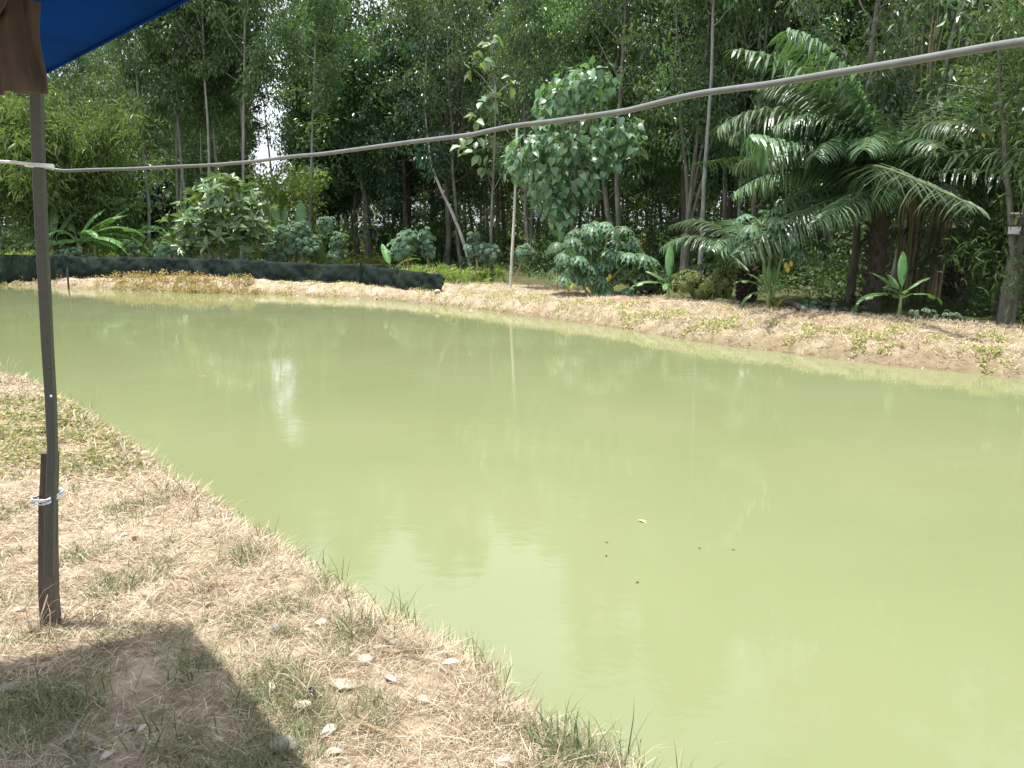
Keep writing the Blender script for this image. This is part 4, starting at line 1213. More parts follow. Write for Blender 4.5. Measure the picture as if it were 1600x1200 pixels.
# ------------------------------------------------------------------ black sheet fence
def fence():
    bot = [(-120, 427), (0, 428), (100, 430), (200, 431), (300, 431), (400, 434), (470, 437), (560, 439), (600, 443), (640, 447), (680, 450), (697, 451)]
    Q = np.array([atz(x, y, .0)[:2] for x, y in bot]); n = 300
    seg = np.concatenate([[0], np.cumsum(np.hypot(*np.diff(Q, axis=0).T))]); t = np.linspace(0, seg[-1], n)
    X = np.interp(t, seg, Q[:, 0]); Y = np.interp(t, seg, Q[:, 1])
    topx = [(-120, 397), (0, 398), (100, 399), (125, 401), (200, 401), (300, 403), (400, 407), (500, 412), (560, 414), (572, 411), (585, 416), (620, 420), (660, 425), (690, 429), (697, 434)]
    px = X / Y * FPX * 1.0 + 800
    ty = np.interp(px, [a for a, _ in topx], [b for _, b in topx])
    ztop = np.array([aty(a, b, c)[2] for a, b, c in zip(px, ty, Y)])
    rng = np.random.default_rng(121)
    ztop += noise2(t, t * 0, 1.2, 7) * .02
    rows = 9; V = []
    stakes = np.arange(.4, seg[-1], 1.75)
    dst = np.min(abs(t[:, None] - stakes[None]), 1)
    tx = np.gradient(X); tyy = np.gradient(Y); nx, ny = -tyy, tx; l = np.hypot(nx, ny); nx, ny = nx / l, ny / l
    sgn = -np.sign(ny); nx = nx * sgn; ny = ny * sgn
    gz = terrain(X, Y)[0]
    for r in range(rows):
        f = r / (rows - 1); z = gz - .06 + (ztop - gz + .06) * f
        sag = .13 * np.clip(dst / .87, 0, 1) * math.sin(math.pi * min(f * .9 + .1, 1)) + noise2(t * 1.0 + f * .9, t * 0 + f * .6, .7, 17) * .06 + noise2(t + f * 1.5, t * 0 + f, .25, 18, 2) * .035
        sag = sag + (1 - f) * .12
        V.append(np.stack([X + nx * sag, Y + ny * sag, z], -1))
    V = np.array(V); i = (np.arange(rows - 1)[:, None] * n + np.arange(n - 1)[None]).ravel()
    mb = MB(); mb.add(V.reshape(-1, 3), np.stack([i, i + 1, i + n + 1, i + n], -1))
    b = V[0, 0].copy()
    r = thing('sheet_fence', (0, 0, 0), 'low black plastic sheet fence along the left far bank', 'fence')
    o = mb.build('sheet', M['sheet'], r, True)
    sm = o.modifiers.new('thickness', 'SOLIDIFY'); sm.thickness = .006
    for s in stakes:
        k = int(np.argmin(abs(t - s))); p = A(X[k] - nx[k] * .05, Y[k] - ny[k] * .05, 0)
        mb = MB(); tube(mb, np.array([p + A(0, 0, gz[k] - .2), p + A(rng.normal() * .02, 0, ztop[k] + .03)]), [.022, .02], 6); mb.build('stake', M['drystem'], r)
    # bunched fold near the end
    mb = MB()
    for j, (dx, w) in enumerate([(0, .05), (.12, .04), (-.13, .035), (.22, .03)]):
        k = int(np.argmin(abs(px - 573))); p = A(X[k] + nx[k] * .16 + dx, Y[k] + ny[k] * .16, 0)
        tube(mb, np.array([p + A(-dx * 1.6, 0, gz[k]), p + A(-dx * .6, 0, gz[k] + .28), p + A(-dx * 1.0, .05, ztop[k] + .03)]), [w, w * .9, w * .5], 7)
    mb.build('fold', M['sheet'], r, True)


fence()


# ------------------------------------------------------------------ bank cover
BLD = (BLADE_V, np.array([(0, 2, 3), (0, 3, 1), (2, 4, 3)]))


def in_view(P, Z):
    d = P[:, 1] * math.cos(PITCH) - (Z - EYE) * math.sin(PITCH); u = P[:, 1] * math.sin(PITCH) + (Z - EYE) * math.cos(PITCH)
    return (d > .3) & (abs(P[:, 0] / d * FPX) < 850) & (abs(u / d * FPX) < 650)


def near_points(rng, N, smin, smax, ymax=12, dens=None):
    out = []
    tot = 0
    while tot < N:
        y = 1.0 + (ymax - 1.0) * rng.random(N * 3) ** 1.4; x = -.75 * y + rng.random(N * 3) * 1.6 * y * .95
        P = np.stack([x, y], -1); z, s, nr = terrain(x, y)
        ok = nr & (s > smin) & (s < smax) & in_view(P, z)
        if dens is not None: ok &= rng.random(len(P)) < dens(x, y, s)
        o = np.column_stack([P, z])[ok]; out.append(o); tot += len(o)
        if len(o) == 0: break
    return np.concatenate(out)[:N]


def blades(name, mt, P, rng, L, W, el, lab, rnd=None, up=0.0, cat='grass', jit=.012):
    N = len(P); az = rng.random(N) * 6.28; e = rng.uniform(el[0], el[1], N)
    d = np.stack([np.cos(az) * np.cos(e), np.sin(az) * np.cos(e), np.sin(e)], -1)
    mb = MB(); P = P.copy(); P[:, 2] += rng.random(N) * jit
    dist = np.hypot(P[:, 0], P[:, 1]); wsc = np.clip(dist / 3.4, .8, 2.6)
    n = np.stack([rng.normal(size=N) * .5, rng.normal(size=N) * .5, np.ones(N)], -1)
    inst(mb, BLD, P, d, n, L * rng.uniform(.4, 1.3, N), W * wsc * rng.uniform(.6, 1.3, N), rnd if rnd is not None else rng.random(N))
    tag(mb.build(name, M[mt]), lab, cat, kind='stuff')


rng = np.random.default_rng(131)
clump = lambda x, y, s: np.clip(.55 + noise2(x, y, 1.0, 31) * .4 + noise2(x, y, .25, 32, 2) * .4, .12, 1)
P = near_points(rng, 46000, .08, 40, dens=clump)
blades('straw', 'straw', P, rng, .075, .0027, (-.05, .45), 'dry straw lying over the near bank')
P = near_points(rng, 5200, -.05, .6, dens=lambda x, y, s: np.clip(.25 + 1.3 * noise2(x, y, .6, 33), .04, 1))
blades('shore_straw', 'straw', P, rng, .12, .0038, (.0, 1.1), 'dry upright grass along the near waterline', jit=.01)
gd = lambda x, y, s: np.clip(noise2(x, y, 1.1, 34) * 1.1 + noise2(x, y, .3, 35, 2) * .4 - .15, 0, 1) * np.clip(1.3 - s / 3, .15, 1)
P = near_points(rng, 9000, .05, 6, dens=gd)
blades('green_grass', 'grass', P, rng, .075, .0032, (.3, 1.3), 'short green grass in patches on the near bank', jit=.004)
# shaded corner grass
P = np.column_stack([rng.uniform(-2.3, -.6, 7000), rng.uniform(1.9, 2.85, 7000)])
P = P[noise2(P[:, 0], P[:, 1], .4, 36) > .02]; P = np.column_stack([P, terrain(P[:, 0], P[:, 1])[0]])
blades('shade_grass', 'grass', P, rng, .08, .003, (.1, 1.1), 'green grass growing in the shadow of the tarpaulin', jit=.004)


def weeds():
    rng = np.random.default_rng(133); mb = MB()
    P = near_points(rng, 6500, .1, 5, dens=lambda x, y, s: np.clip(1.25 - np.hypot((x + 3.3) / 1.7, (y - 6.3) / 1.4), 0, 1) * np.clip(.6 + noise2(x, y, .5, 37), 0, 1))
    N = len(P); d = rng.normal(size=(N, 3)); d[:, 2] = abs(d[:, 2]) * .5; P[:, 2] += rng.random(N) * .05
    inst(mb, T_RHOMB, P, d, rng.normal(size=(N, 3)) * .5 + A(0, 0, 1), .035 * rng.uniform(.6, 1.4, N), .022)
    tag(mb.build('leafy_weeds', M['weed']), 'small round-leaved weeds on the near bank right of the post', 'weeds', kind='stuff')
    # far bank dry weeds
    mb = MB(); px = np.concatenate([rng.uniform(180, 400, 260), rng.uniform(-20, 700, 260)])
    C = np.array([atz(x, y, -.12) for x, y in zip(px, np.interp(px, [0, 440, 700], [434, 449, 468]) + rng.normal(size=len(px)) * 2.5)]); C[:, 2] = terrain(C[:, 0], C[:, 1])[0] + rng.uniform(.02, .22, len(px)) * np.where(np.arange(len(px)) < 260, 1, .35)
    cloud(mb, rng, C, 22, .13, .07, .035, out=.4, down=0, up=.6)
    tag(mb.build('dry_weeds', M['dryweed']), 'yellow-brown weeds on the far bank below the black fence', 'weeds', kind='stuff')


weeds()


def far_bank_cover():
    rng = np.random.default_rng(134); out = []
    while sum(map(len, out)) < 34000:
        y = rng.uniform(8.5, 30, 30000); x = rng.uniform(-.75, .75, 30000) * y
        z, s, nr = terrain(x, y); ok = (~nr) & (s > .0) & (s < 3.4) & (rng.random(30000) < np.clip(.4 + noise2(x, y, 1.3, 41) * .6, .08, 1) * np.clip(14 / y, .3, 1) ** 1)
        out.append(np.column_stack([x, y, z])[ok])
    P = np.concatenate(out)[:34000]
    blades('bank_straw', 'straw', P, rng, .1, .0035, (0, .9), 'dry grass covering the far bank')
    out = []
    while sum(map(len, out)) < 9000:
        y = rng.uniform(8.5, 28, 30000); x = rng.uniform(-.3, .75, 30000) * y
        z, s, nr = terrain(x, y); ok = (~nr) & (s > .02) & (s < 3.2) & (noise2(x, y, 1.4, 43) + noise2(x, y, .4, 44) * .5 - abs(s - .55) * .5 > .12) & (rng.random(30000) < np.clip(13 / y, .2, 1))
        out.append(np.column_stack([x, y, z])[ok])
    P = np.concatenate(out)[:9000]; mb = MB(); N = len(P); P[:, 2] += rng.random(N) * .05
    inst(mb, T_RHOMB, P, rng.normal(size=(N, 3)) + A(0, 0, .4), rng.normal(size=(N, 3)) * .5 + A(0, -.2, 1), .05 * rng.uniform(.6, 1.4, N), .025)
    tag(mb.build('bank_creepers', M['weed']), 'green creeping weeds over the edge of the far bank', 'weeds', kind='stuff')


far_bank_cover()


# grass tufts as things
def tuft(px, py, n, L, lab, seed, mt='grass', W=.005, spread=.05, el=(.5, 1.4)):
    rng = np.random.default_rng(seed); b = atz(px, py, -.03); b[2] = th(b[0], b[1]) - .005; mb = MB()
    az = rng.random(n) * 6.28; e = rng.uniform(*el, n); d = np.stack([np.cos(az) * np.cos(e), np.sin(az) * np.cos(e), np.sin(e)], -1)
    P = np.column_stack([rng.normal(size=(n, 2)) * spread, np.zeros(n)])
    T = (np.array([(0, -.5, 0), (0, .5, 0), (.4, -.45, .05), (.4, .45, .05), (.75, -.3, .0), (.75, .3, .0), (1, 0, -.18)]), np.array([(0, 2, 3), (0, 3, 1), (2, 4, 5), (2, 5, 3), (4, 6, 5)]))
    inst(mb, T, P, d, rng.normal(size=(n, 3)) * .2 + A(0, 0, 1), L * rng.uniform(.5, 1.2, n), W, rng.random(n))
    o = mb.build('grass_tuft', M[mt]); o.location = tuple(b); tag(o, lab, 'grass tuft')


tuft(385, 880, 70, .13, 'bushy green tuft on the bank below the brown seed head', 1)
tuft(497, 895, 60, .09, 'low green tuft near the waterline, middle of the near bank', 2)
tuft(512, 868, 12, .2, 'few thin dark blades leaning over the water', 3, el=(.8, 1.5))
tuft(620, 945, 30, .2, 'tall pale-green tuft leaning over the water with one bent blade', 4)
tuft(560, 1000, 90, .12, 'wide feathery green tuft beside the cluster of pale rocks', 5, spread=.07)
tuft(605, 980, 40, .09, 'small green tuft right behind the feathery one', 6)
tuft(735, 975, 26, .2, 'tall loose tuft at the waterline above the orange dry grass', 7)
tuft(868, 1180, 70, .11, 'dense bright-green tuft at the bottom near the waterline', 8, W=.007)
tuft(790, 1045, 18, .2, 'thin tuft with one long blade pointing right over the water', 9)
tuft(895, 1110, 20, .18, 'dark-bladed tuft leaning over the pale water reflection', 10)
tuft(960, 1175, 26, .22, 'tall tuft with a bent pale blade at the lower waterline', 11)
tuft(1040, 1200, 26, .26, 'arching blades hanging over the water at the picture bottom', 12, el=(.5, 1.2))
tuft(140, 1110, 40, .12, 'dark green tuft in the middle of the tarpaulin shadow', 13)
tuft(250, 1180, 70, .12, 'wide green tuft at the bottom edge in the shadow', 14, spread=.08)
tuft(300, 1060, 40, .09, 'sparse green tuft near the shadow corner', 15)
tuft(40, 1130, 50, .1, 'green tuft in the deep shadow at the left edge', 16, spread=.08)
tuft(125, 605, 10, .42, 'long pale blades standing over the water behind the post', 17, el=(.4, 1.2), W=.008)
tuft(8, 560, 12, .4, 'thin dry stalks over the water at the left edge', 18, mt='straw', el=(.9, 1.5))
tuft(325, 935, 60, .11, 'orange-tinted dry grass tuft in the middle of the near bank', 19, mt='straw')
tuft(750, 1015, 60, .12, 'orange-tinted dry tuft near the waterline', 20, mt='straw')
tuft(62, 1000, 16, .26, 'tall dry stalks at the foot of the wooden post', 21, mt='straw', el=(.9, 1.5), W=.006)
tuft(130, 985, 90, .16, 'heap of dry straw right of the post foot', 22, mt='straw', spread=.1, el=(.0, .8))
tuft(403, 815, 40, .13, 'upright brown seed head at the near waterline', 23, mt='straw', spread=.015, el=(1.1, 1.5), W=.01)
tuft(490, 1100, 40, .13, 'dry tuft around the short pipe stub', 24, mt='straw')
for i in range(26):
    t_ = i / 26; xs_ = np.interp(t_, [0, .3, .6, 1], [150, 380, 700, 1080]); ys_ = np.interp(xs_, [0, 180, 300, 400, 600, 800, 900, 1000, 1100], [585, 660, 742, 800, 918, 1025, 1100, 1160, 1215])
    tuft(float(xs_ + RNG.normal() * 8), float(ys_), int(RNG.integers(6, 16)), float(RNG.uniform(.1, .2)), 'loose thin grass tuft growing along the near waterline', 40 + i, mt='grass' if i % 3 else 'straw', el=(.4, 1.4))
    bpy.context.scene.collection.objects[-1]['group'] = 'thin tufts along the near waterline'


# stones
def stone(px, py, size, lab, seed, group=None, zr=.55, near=True, mt='stone', zguess=0.0):
    rng = np.random.default_rng(seed); b = atz(px, py, zguess); b[2] = th(b[0], b[1])
    import bmesh
    bm = bmesh.new(); bmesh.ops.create_icosphere(bm, subdivisions=2, radius=1)
    k = rng.normal(size=(7, 3)); k = nrm(k); off = rng.uniform(.6, .95, 7)
    for v in bm.verts:
        p = np.array(v.co)
        for kk, oo in zip(k, off):
            q = p @ kk
            if q > oo: p = p - kk * (q - oo) * .8
        v.co = Vector(p * np.array([1, .75, zr]) * size)
    me = bpy.data.meshes.new('stone'); bm.to_mesh(me); bm.free(); me.materials.append(M[mt])
    o = link('stone', me); o.location = tuple(b + A(0, 0, size * zr * .35)); o.rotation_euler = (rng.normal() * .15, rng.normal() * .15, rng.random() * 6.28)
    tag(o, lab, 'stone', group)
    return o


for i, (x, y, s, lab) in enumerate([
    (662, 1097, .028, 'round white pebble alone on the bare soil'), (592, 1014, .03, 'grey stone in the rock cluster, nearest the camera'),
    (607, 996, .026, 'smooth stone topmost in the rock cluster'), (615, 1005, .032, 'broad pale stone at the right of the rock cluster'),
    (549, 992, .018, 'small white stone inside the feathery green tuft'), (504, 975, .03, 'angular pale stone left of the feathery tuft'),
    (432, 985, .03, 'flat pale stone above the shadow'), (476, 988, .022, 'small flat stone left of the feathery tuft'),
    (764, 1078, .035, 'beige rock by the waterline grass'), (750, 1055, .03, 'white crumbly stone above the beige rock'),
    (637, 972, .022, 'pale stone near the waterline, upper one'), (668, 976, .022, 'pale stone near the waterline, right of its upper neighbour'),
    (445, 1172, .055, 'large bluish stone at the edge of the shadow'), (112, 1160, .022, 'stone with shade in its colour lying in the shadow'), (150, 1165, .03, 'larger flat stone with shade in its colour lying in the shadow'),
    (200, 1140, .018, 'pale stone lying in the middle of the shadow'), (15, 1080, .035, 'grey stone at the left edge of the shadow'),
    (205, 703, .06, 'white stone in the green weeds, lower of a pair'), (210, 697, .045, 'white stone in the green weeds, upper of a pair'),
    (225, 722, .06, 'pale stone right of the green weeds'), (570, 1035, .035, 'pale earth lump above the flat white stone'), (790, 1195, .035, 'small white stone at the bottom of the bank'),
    (30, 955, .03, 'pale stone left of the wooden post foot')]):
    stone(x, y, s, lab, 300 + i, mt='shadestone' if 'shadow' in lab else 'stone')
stone(540, 1072, .06, 'large flat white stone beside the pipe stub', 340, zr=.22)
rng = np.random.default_rng(141)
for i in range(46):
    x = rng.uniform(60, 820); y = rng.uniform(820, 1190)
    b = atz(x, y, 0); z, s, nr = terrain(b[0], b[1])
    if s[0] < .25 or (x < 130 and y > 960): continue
    stone(x, y, rng.uniform(.007, .016), 'small pale pebble scattered on the near bank soil', 350 + i, group='pebbles on the near bank')
for i in range(34):
    x = rng.uniform(0, 780); y = np.interp(x, [0, 200, 440, 600, 700, 780], [437, 440, 450, 460, 472, 476]) + rng.normal() * 4
    stone(x, y, rng.uniform(.035, .08), 'pale stone lying on the far bank above the waterline', 420 + i, group='stones on the far bank', zguess=-.1)
for i, (x, y, lab) in enumerate([(22, 434, 'white stone at the fence foot, far left'), (450, 433, 'white stone at the fence foot, middle'), (683, 455, 'white stone holding down the fence end'), (57, 430, 'pale block behind the steel post at the fence foot'), (817, 486, 'white stone at the far waterline right of the fence')]):
    stone(x, y, .1, lab, 460 + i, zguess=-.05)
for i in range(34):
    x = rng.uniform(900, 1600); y = np.interp(x, [900, 1200, 1600], [480, 515, 560]) + rng.normal() * 14
    stone(x, y, rng.uniform(.012, .03), 'pale clod of earth on the right part of the far bank', 470 + i, group='clods on the far bank', zguess=-.03, mt='soilclod')


# litter: white dry leaves, pipe stubs, floating leaf
def curl(px, py, L, W, az, lab, seed, mt='paper', z=None, name='dry_leaf', up=.15, cat='leaf'):
    b = atz(px, py, 0 if z is None else z); b[2] = (th(b[0], b[1]) + .012) if z is None else z
    mb = MB(); a = math.radians(az)
    inst(mb, T_OVAL, A(0, 0, 0)[None], A(math.cos(a), math.sin(a), up)[None], A(.2, -.2, 1)[None], L, W, [.5])
    o = mb.build(name, M[mt], None, True); o.location = tuple(b); tag(o, lab, cat)
    if z is None:
        sm = o.modifiers.new('thickness', 'SOLIDIFY'); sm.thickness = .001
    return o


for i, (x, y, L, az, lab) in enumerate([(500, 1160, .09, 60, 'white curled feather-like leaf near the shadow tip'), (425, 1090, .07, 100, 'white torn leaf beside the shadow edge'), (508, 1180, .06, 0, 'white scrap below the feather-like leaf'),
                                       (215, 1150, .05, 80, 'bright white scrap in the middle of the shadow'), (330, 1163, .05, 5, 'narrow white leaf lying in the shadow'), (155, 1195, .06, 60, 'white scrap at the bottom edge in the shadow'),
                                       (620, 1070, .07, 140, 'white feather right of the flat stone'), (455, 1115, .08, 20, 'straw-white leaf left of the pipe stub'), (145, 965, .06, 50, 'white leaf caught in the straw beside the post'),
                                       (690, 1040, .07, 10, 'pale leaf bundle below the waterline grass'), (215, 698, .1, 60, 'pale curled leaf above the white stones'), (187, 838, .05, 30, 'brown-tipped leaf on bare soil right of the post')]):
    curl(x, y, L, L * .4, az, lab, 500 + i)
curl(997, 812, .075, .03, -40, 'orange-yellow leaf floating on the pond', 520, mt='driedleaf', z=ZW + .006, up=.0)
for i, (x, y) in enumerate([(945, 847), (946, 869), (1094, 857), (1149, 859), (999, 909)]):
    curl(x, y, .025, .01, i * 50, 'tiny dark speck of litter floating on the pond', 530 + i, mt='barkdark', z=ZW + .005, up=0., name='floating_speck', cat='litter')
    bpy.context.scene.collection.objects[-1]['group'] = 'specks floating on the pond'
curl(310, 587, .12, .012, 5, 'thin pale straw floating on the pond left', 540, mt='straw', z=ZW + .005, up=0., name='floating_straw', cat='litter')


def stub(px, py, r, h, lab, mt, hollow):
    b = atz(px, py, 0); b[2] = th(b[0], b[1]); mb = MB()
    n = 14; a = np.arange(n) * 2 * math.pi / n; ring = np.stack([np.cos(a), np.sin(a), 0 * a], -1)
    prof = [(r, -.03), (r, h), (r * .74, h), (r * .72, h * .3)] if hollow else [(r, -.03), (r * .9, h * .95), (r * .5, h)]
    V = np.concatenate([ring * A(q, q, 0) + A(0, 0, z) for q, z in prof]); k = len(prof)
    i = np.arange(k - 1)[:, None] * n; j = np.arange(n)[None]; jj = (j + 1) % n
    mb.add(V, np.stack([i + j, i + jj, i + n + jj, i + n + j], -1).reshape(-1, 4))
    mb.add(np.vstack([V[-n:], V[-n:].mean(0)]), [(q, (q + 1) % n, n) for q in range(n)])
    o = mb.build('pipe_stub' if hollow else 'cut_stem', M[mt], None, False); o.location = tuple(b); o.rotation_euler = (.1, -.08, 0)
    tag(o, lab, 'pipe' if hollow else 'stem')


stub(489, 1092, .013, .045, 'short open pipe stub standing in the soil beside the flat white stone', 'pvc', True)
stub(211, 846, .012, .03, 'short cut woody stem on bare soil right of the post', 'drystem', False)
stub(326, 952, .012, .03, 'short cut woody stem beside the orange-tinted tuft', 'drystem', False)
for i, (x0, y0, x1, y1, lab) in enumerate([(600, 1026, 670, 1018, 'thin dry twig lying under the rock cluster'), (0, 840, 60, 842, 'long thin stick left of the wooden post'), (350, 875, 300, 905, 'short dark twig on the pale soil'), (560, 1135, 640, 1175, 'dry twig lying on soil below the flat stone'), (105, 975, 200, 940, 'pale stalk leaning across the straw heap')]):
    a = atz(x0, y0, 0); b = atz(x1, y1, 0); a[2] = th(a[0], a[1]) + .012; b[2] = th(b[0], b[1]) + .02
    mb = MB(); tube(mb, curve(a, b, 5, A(0, 0, .01), RNG, .003), [.004, .004, .0035, .003, .002], 5); tag(mb.build('twig', M['drystem']), lab, 'twig')


# ------------------------------------------------------------------ post, tarpaulin, canvas, pipe
PB = atz(78, 978, 0); PY = PB[1]


def post():
    r = thing('tent_post', (PB[0], PB[1], 0), 'upright post of grey square tube bound to a dark wooden stake', 'post')
    # wooden stake
    w = .078; mb = MB(); hs = []
    for px_, py_, hw, dy in ((77.5, 978, 17.5, 0), (77, 930, 16.5, 0), (76, 860, 15.5, 0), (76, 790, 14.5, 0), (78, 740, 13.5, 0), (79, 706, 13, 0)):
        c = aty(px_, py_, PY) - A(PB[0], PY, 0); hs.append((c, hw / FPX * PY * .84))
    V = []
    for c, h in hs:
        z = c[2] if c is not hs[0][0] else -.12
        V += [(c[0] - h, -.022, z), (c[0] + h, -.022, z), (c[0] + h, .018, z), (c[0] - h, .018, z)]
    k = len(hs); F = []
    for i in range(k - 1):
        for j in range(4): F.append((i * 4 + j, i * 4 + (j + 1) % 4, i * 4 + 4 + (j + 1) % 4, i * 4 + 4 + j))
    F.append(((k - 1) * 4, (k - 1) * 4 + 1, (k - 1) * 4 + 2, (k - 1) * 4 + 3))
    mb.add(np.array(V), F); o = mb.build('wooden_stake', M['wood'], r)
    bv = o.modifiers.new('edges', 'BEVEL'); bv.width = .003; bv.segments = 2
    # steel tube in front of the stake
    mb = MB(); V = []
    pts = [(77, 900, 8.5), (78, 820, 8.5), (82, 700, 7.6), (79, 620, 8.4), (74, 540, 8.8), (69, 440, 9.2), (64, 340, 9.4), (60.5, 260, 9.4), (57, 160, 9.6), (55, 60, 9.6)]
    for x, y, h in pts:
        c = aty(x, y, PY - .038) - A(PB[0], PY, 0); hh = h / FPX * PY * .88
        V += [(c[0] - hh, c[1] - .012, c[2]), (c[0] + hh, c[1] - .012, c[2]), (c[0] + hh, c[1] + .014, c[2]), (c[0] - hh, c[1] + .014, c[2])]
    k = len(pts); F = []
    for i in range(k - 1):
        for j in range(4): F.append((i * 4 + j, i * 4 + (j + 1) % 4, i * 4 + 4 + (j + 1) % 4, i * 4 + 4 + j))
    F.append((0, 3, 2, 1)); F.append(((k - 1) * 4, (k - 1) * 4 + 1, (k - 1) * 4 + 2, (k - 1) * 4 + 3))
    mb.add(np.array(V), F); o = mb.build('steel_tube', M['steel'], r)
    bv = o.modifiers.new('edges', 'BEVEL'); bv.width = .004; bv.segments = 2
    # holes and a bright rivet
    for x, y, mt in ((75.5, 533, 'barkdark'), (77, 575, 'barkdark'), (80, 619, 'plasticwhite')):
        c = aty(x, y, PY - .052) - A(PB[0], PY, 0); mb = MB(); tube(mb, np.array([c, c + A(0, -.004, 0)]), [.005, .004], 10); mb.build('rivet', M[mt], r)
    # white twine round the stake
    mb = MB(); rng = np.random.default_rng(3); tw = []
    for k in range(130):
        a = k * .42; t = k / 130; c = aty(77, 775, PY) - A(PB[0], PY, 0)
        hw = 14 / FPX * PY
        x = np.clip(math.cos(a) * 1.35, -1, 1) * (hw + .002); y = np.clip(math.sin(a) * 1.35, -1, 1) * .058 - .010
        tw.append((c[0] + x, y, c[2] + math.sin(a * .31) * .010 + rng.normal() * .002))
    tube(mb, np.array(tw), .0022, 5); mb.build('twine', M['plasticwhite'], r, True)


post()


def cloth_grid(fn, nu, nv, name, mt, lab, cat, thick=.003):
    u, v = np.meshgrid(np.linspace(0, 1, nu), np.linspace(0, 1, nv)); P = fn(u.ravel(), v.ravel())
    i = (np.arange(nv - 1)[:, None] * nu + np.arange(nu - 1)[None]).ravel(); mb = MB()
    mb.add(P, np.stack([i, i + 1, i + nu + 1, i + nu], -1)); o = mb.build(name, M[mt], None, True)
    sm = o.modifiers.new('thickness', 'SOLIDIFY'); sm.thickness = thick; tag(o, lab, cat); return o


CT = aty(67, 116, PY - .03)          # corner of the tarpaulin at the post


def tarp():
    Pe = aty(288, 0, 1.7)              # where its front edge leaves the frame
    d = Pe - CT; c1 = CT + d * 2.9
    e = A(-.62, -.30, 0.0); c3 = CT + e * 5.0; c3[2] += .1; c2 = c1 + (c3 - CT) * 1.4; c2[2] += .5

    def fn(u, v):
        u_, v_ = u[:, None], v[:, None]
        P = CT * (1 - u_) * (1 - v_) + c1 * u_ * (1 - v_) + c2 * u_ * v_ + c3 * (1 - u_) * v_
        # gentle inward scallop of the front edge and a belly
        sc = np.sin(u * math.pi) * (1 - v); perp = nrm(np.cross(d, A(0, 0, 1)))
        P = P + (sc * -.0)[:, None] * perp
        P[:, 2] += .10 * np.sin(u * math.pi) * np.sin(v * math.pi) + .03 * np.sin(u * 17 + v * 5) * v + .008 * np.sin(u * 40 - v * 22) * np.clip(v * 4, 0, 1) + .02 * np.sin(v * 13) * (v > .02)
        return P
    cloth_grid(fn, 60, 40, 'tarpaulin', 'tarp', 'blue tarpaulin roof stretched from the post overhead', 'tarpaulin', .002)
    edge_ = np.array([CT + (c1 - CT) * q + A(0, 0, -.002) for q in np.linspace(0, 1, 12)])
    # the roof's own sheet bellies up between its corners, its hem cord stays straight
    mb = MB(); tube(mb, edge_, .0035, 6); h_ = mb.build('hem_cord', M['tarp'], bpy.data.objects['tarpaulin'])
    # grey rod under it
    a = aty(66, 90, PY - .06); b = aty(131, -4, PY - .62); b2 = a + (b - a) * 1.7
    mb = MB(); tube(mb, np.array([a, a + (b2 - a) * .5, b2]), [.006, .006, .006], 8)
    tag(mb.build('brace_rod', M['pvc'], None, True), 'thin grey rod slanting up from the post under the tarpaulin', 'rod')


tarp()


def canvas():
    Y = 1.9

    def fn(u, v):
        top = np.array([aty(52, -60, Y), aty(-130, -60, Y)]); bl = aty(68, 147, Y); bl2 = aty(-130, 142, Y)
        # right border px: 54@-10 .. 68@147
        u_, v_ = u[:, None], v[:, None]
        P = (top[0] * (1 - u_) + top[1] * u_) * (1 - v_) + (bl * (1 - u_) + bl2 * u_) * v_
        P[:, 1] += .016 * np.sin(u * 16 + v * 1.2) * (.4 + .6 * v) + .006 * np.sin(u * 41 + v * 5)
        P[:, 0] += .004 * np.sin(v * 9)
        P[:, 2] += .003 * np.sin(u * 30) * v
        return P
    o = cloth_grid(fn, 90, 50, 'canvas_flap', 'canvas', 'stained brown canvas flap hanging over the top of the post', 'cloth', .004)

    def fn2(u, v):
        a = aty(11, -60, Y - .04); b = aty(-120, -60, Y - .04); c = aty(10, 20, Y - .04); dd = aty(-120, 90, Y - .04)
        u_, v_ = u[:, None], v[:, None]
        P = (a * (1 - u_) + b * u_) * (1 - v_) + (c * (1 - u_) + dd * u_) * v_
        P[:, 0] -= (.02 * np.clip(v - .6, 0, 1) ** 2 * 6) * (1 - u); P[:, 1] += .012 * np.sin(u * 12)
        return P
    f = cloth_grid(fn2, 40, 30, 'overlapping_fold', 'canvas', None, None, .004); f.parent = o
    # stitched seam and hem
    mb = MB(); pts = [aty(x, y, Y - .022) for x, y in [(30, -40), (34, 20), (39, 60), (47, 110), (55, 143)]]
    tube(mb, np.array(pts), .0018, 5); s = mb.build('seam', M['barkdark'], o)


canvas()


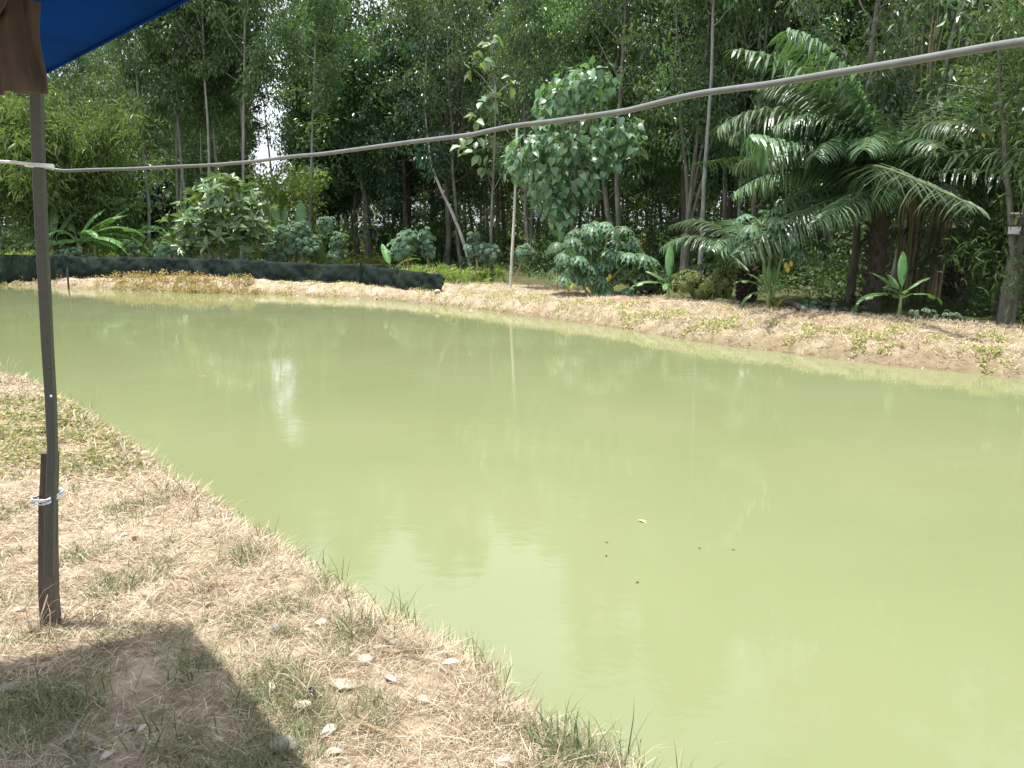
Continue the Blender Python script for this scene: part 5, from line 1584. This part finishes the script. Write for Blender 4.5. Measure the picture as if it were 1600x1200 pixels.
def pipe():
    # px, px-y, distance along the view
    pts = [(-60, 251, 3.45), (0, 253, 3.3), (30, 255, 3.2), (52, 258, 3.02), (62, 263, 2.99), (75, 261, 3.0), (85, 265, 3.05), (100, 267, 3.05), (150, 265, 3.05), (200, 264, 3.05), (260, 261, 3.0), (330, 258, 2.95), (400, 252, 2.85),
           (460, 244, 2.7), (500, 241, 2.62), (560, 233, 2.5), (640, 222, 2.35), (700, 215, 2.24), (740, 210, 2.16), (760, 205, 2.12), (800, 197, 2.05), (860, 190, 1.95), (920, 182, 1.84), (980, 173, 1.74),
           (1020, 163, 1.68), (1060, 153, 1.63), (1100, 145, 1.58), (1160, 137, 1.52), (1200, 132, 1.47), (1300, 115, 1.37), (1400, 99, 1.27), (1480, 85, 1.21), (1560, 71, 1.15), (1600, 65, 1.12), (1700, 48, 1.06)]
    P = np.array([aty(x, y, Y) for x, y, Y in pts])
    # smooth resampling
    t = np.arange(len(P)); tt = np.linspace(0, len(P) - 1, 260)
    Q = np.stack([np.interp(tt, t, P[:, k]) for k in range(3)], -1)
    ker = np.array([1, 2, 3, 2, 1]) / 9
    for k in range(3):
        pad = np.pad(Q[:, k], 2, mode='edge'); Q[:, k] = np.convolve(pad, ker, 'valid')
    i0 = np.argmin(abs(tt - 5.2))
    r = thing('water_pipe', tuple(Q[i0]), 'grey flexible pipe strung from the post across the whole view', 'pipe')
    o0 = Q[i0]
    mb = MB(); tube(mb, Q - o0, .006, 14); mb.build('hose', M['pvc'], r, True)
    # white wire wound beside the post
    mb = MB(); c = aty(62, 259, PY - .07); W = []
    for k in range(40):
        a = k * .5; W.append(c + A(.045 * math.cos(a) * 1.0, .035 * math.sin(a), -.0 + (k - 20) * .00035 - .1 * .03 * math.cos(a)))
    tube(mb, np.array(W) - o0, .003, 6); mb.build('binding', M['plasticwhite'], r, True)
    mb = MB(); W = np.array([aty(-60, 250, PY - .1), aty(0, 252, PY - .1), aty(25, 253.5, PY - .1), aty(50, 257, PY - .1), aty(73, 260, PY - .085)])
    tube(mb, W - o0, .0045, 8); mb.build('sunlit_pipe_overlay', M['plasticwhite'], r, True)  # white overlay on the same pipe, sunlight left of the post put into colour


pipe()
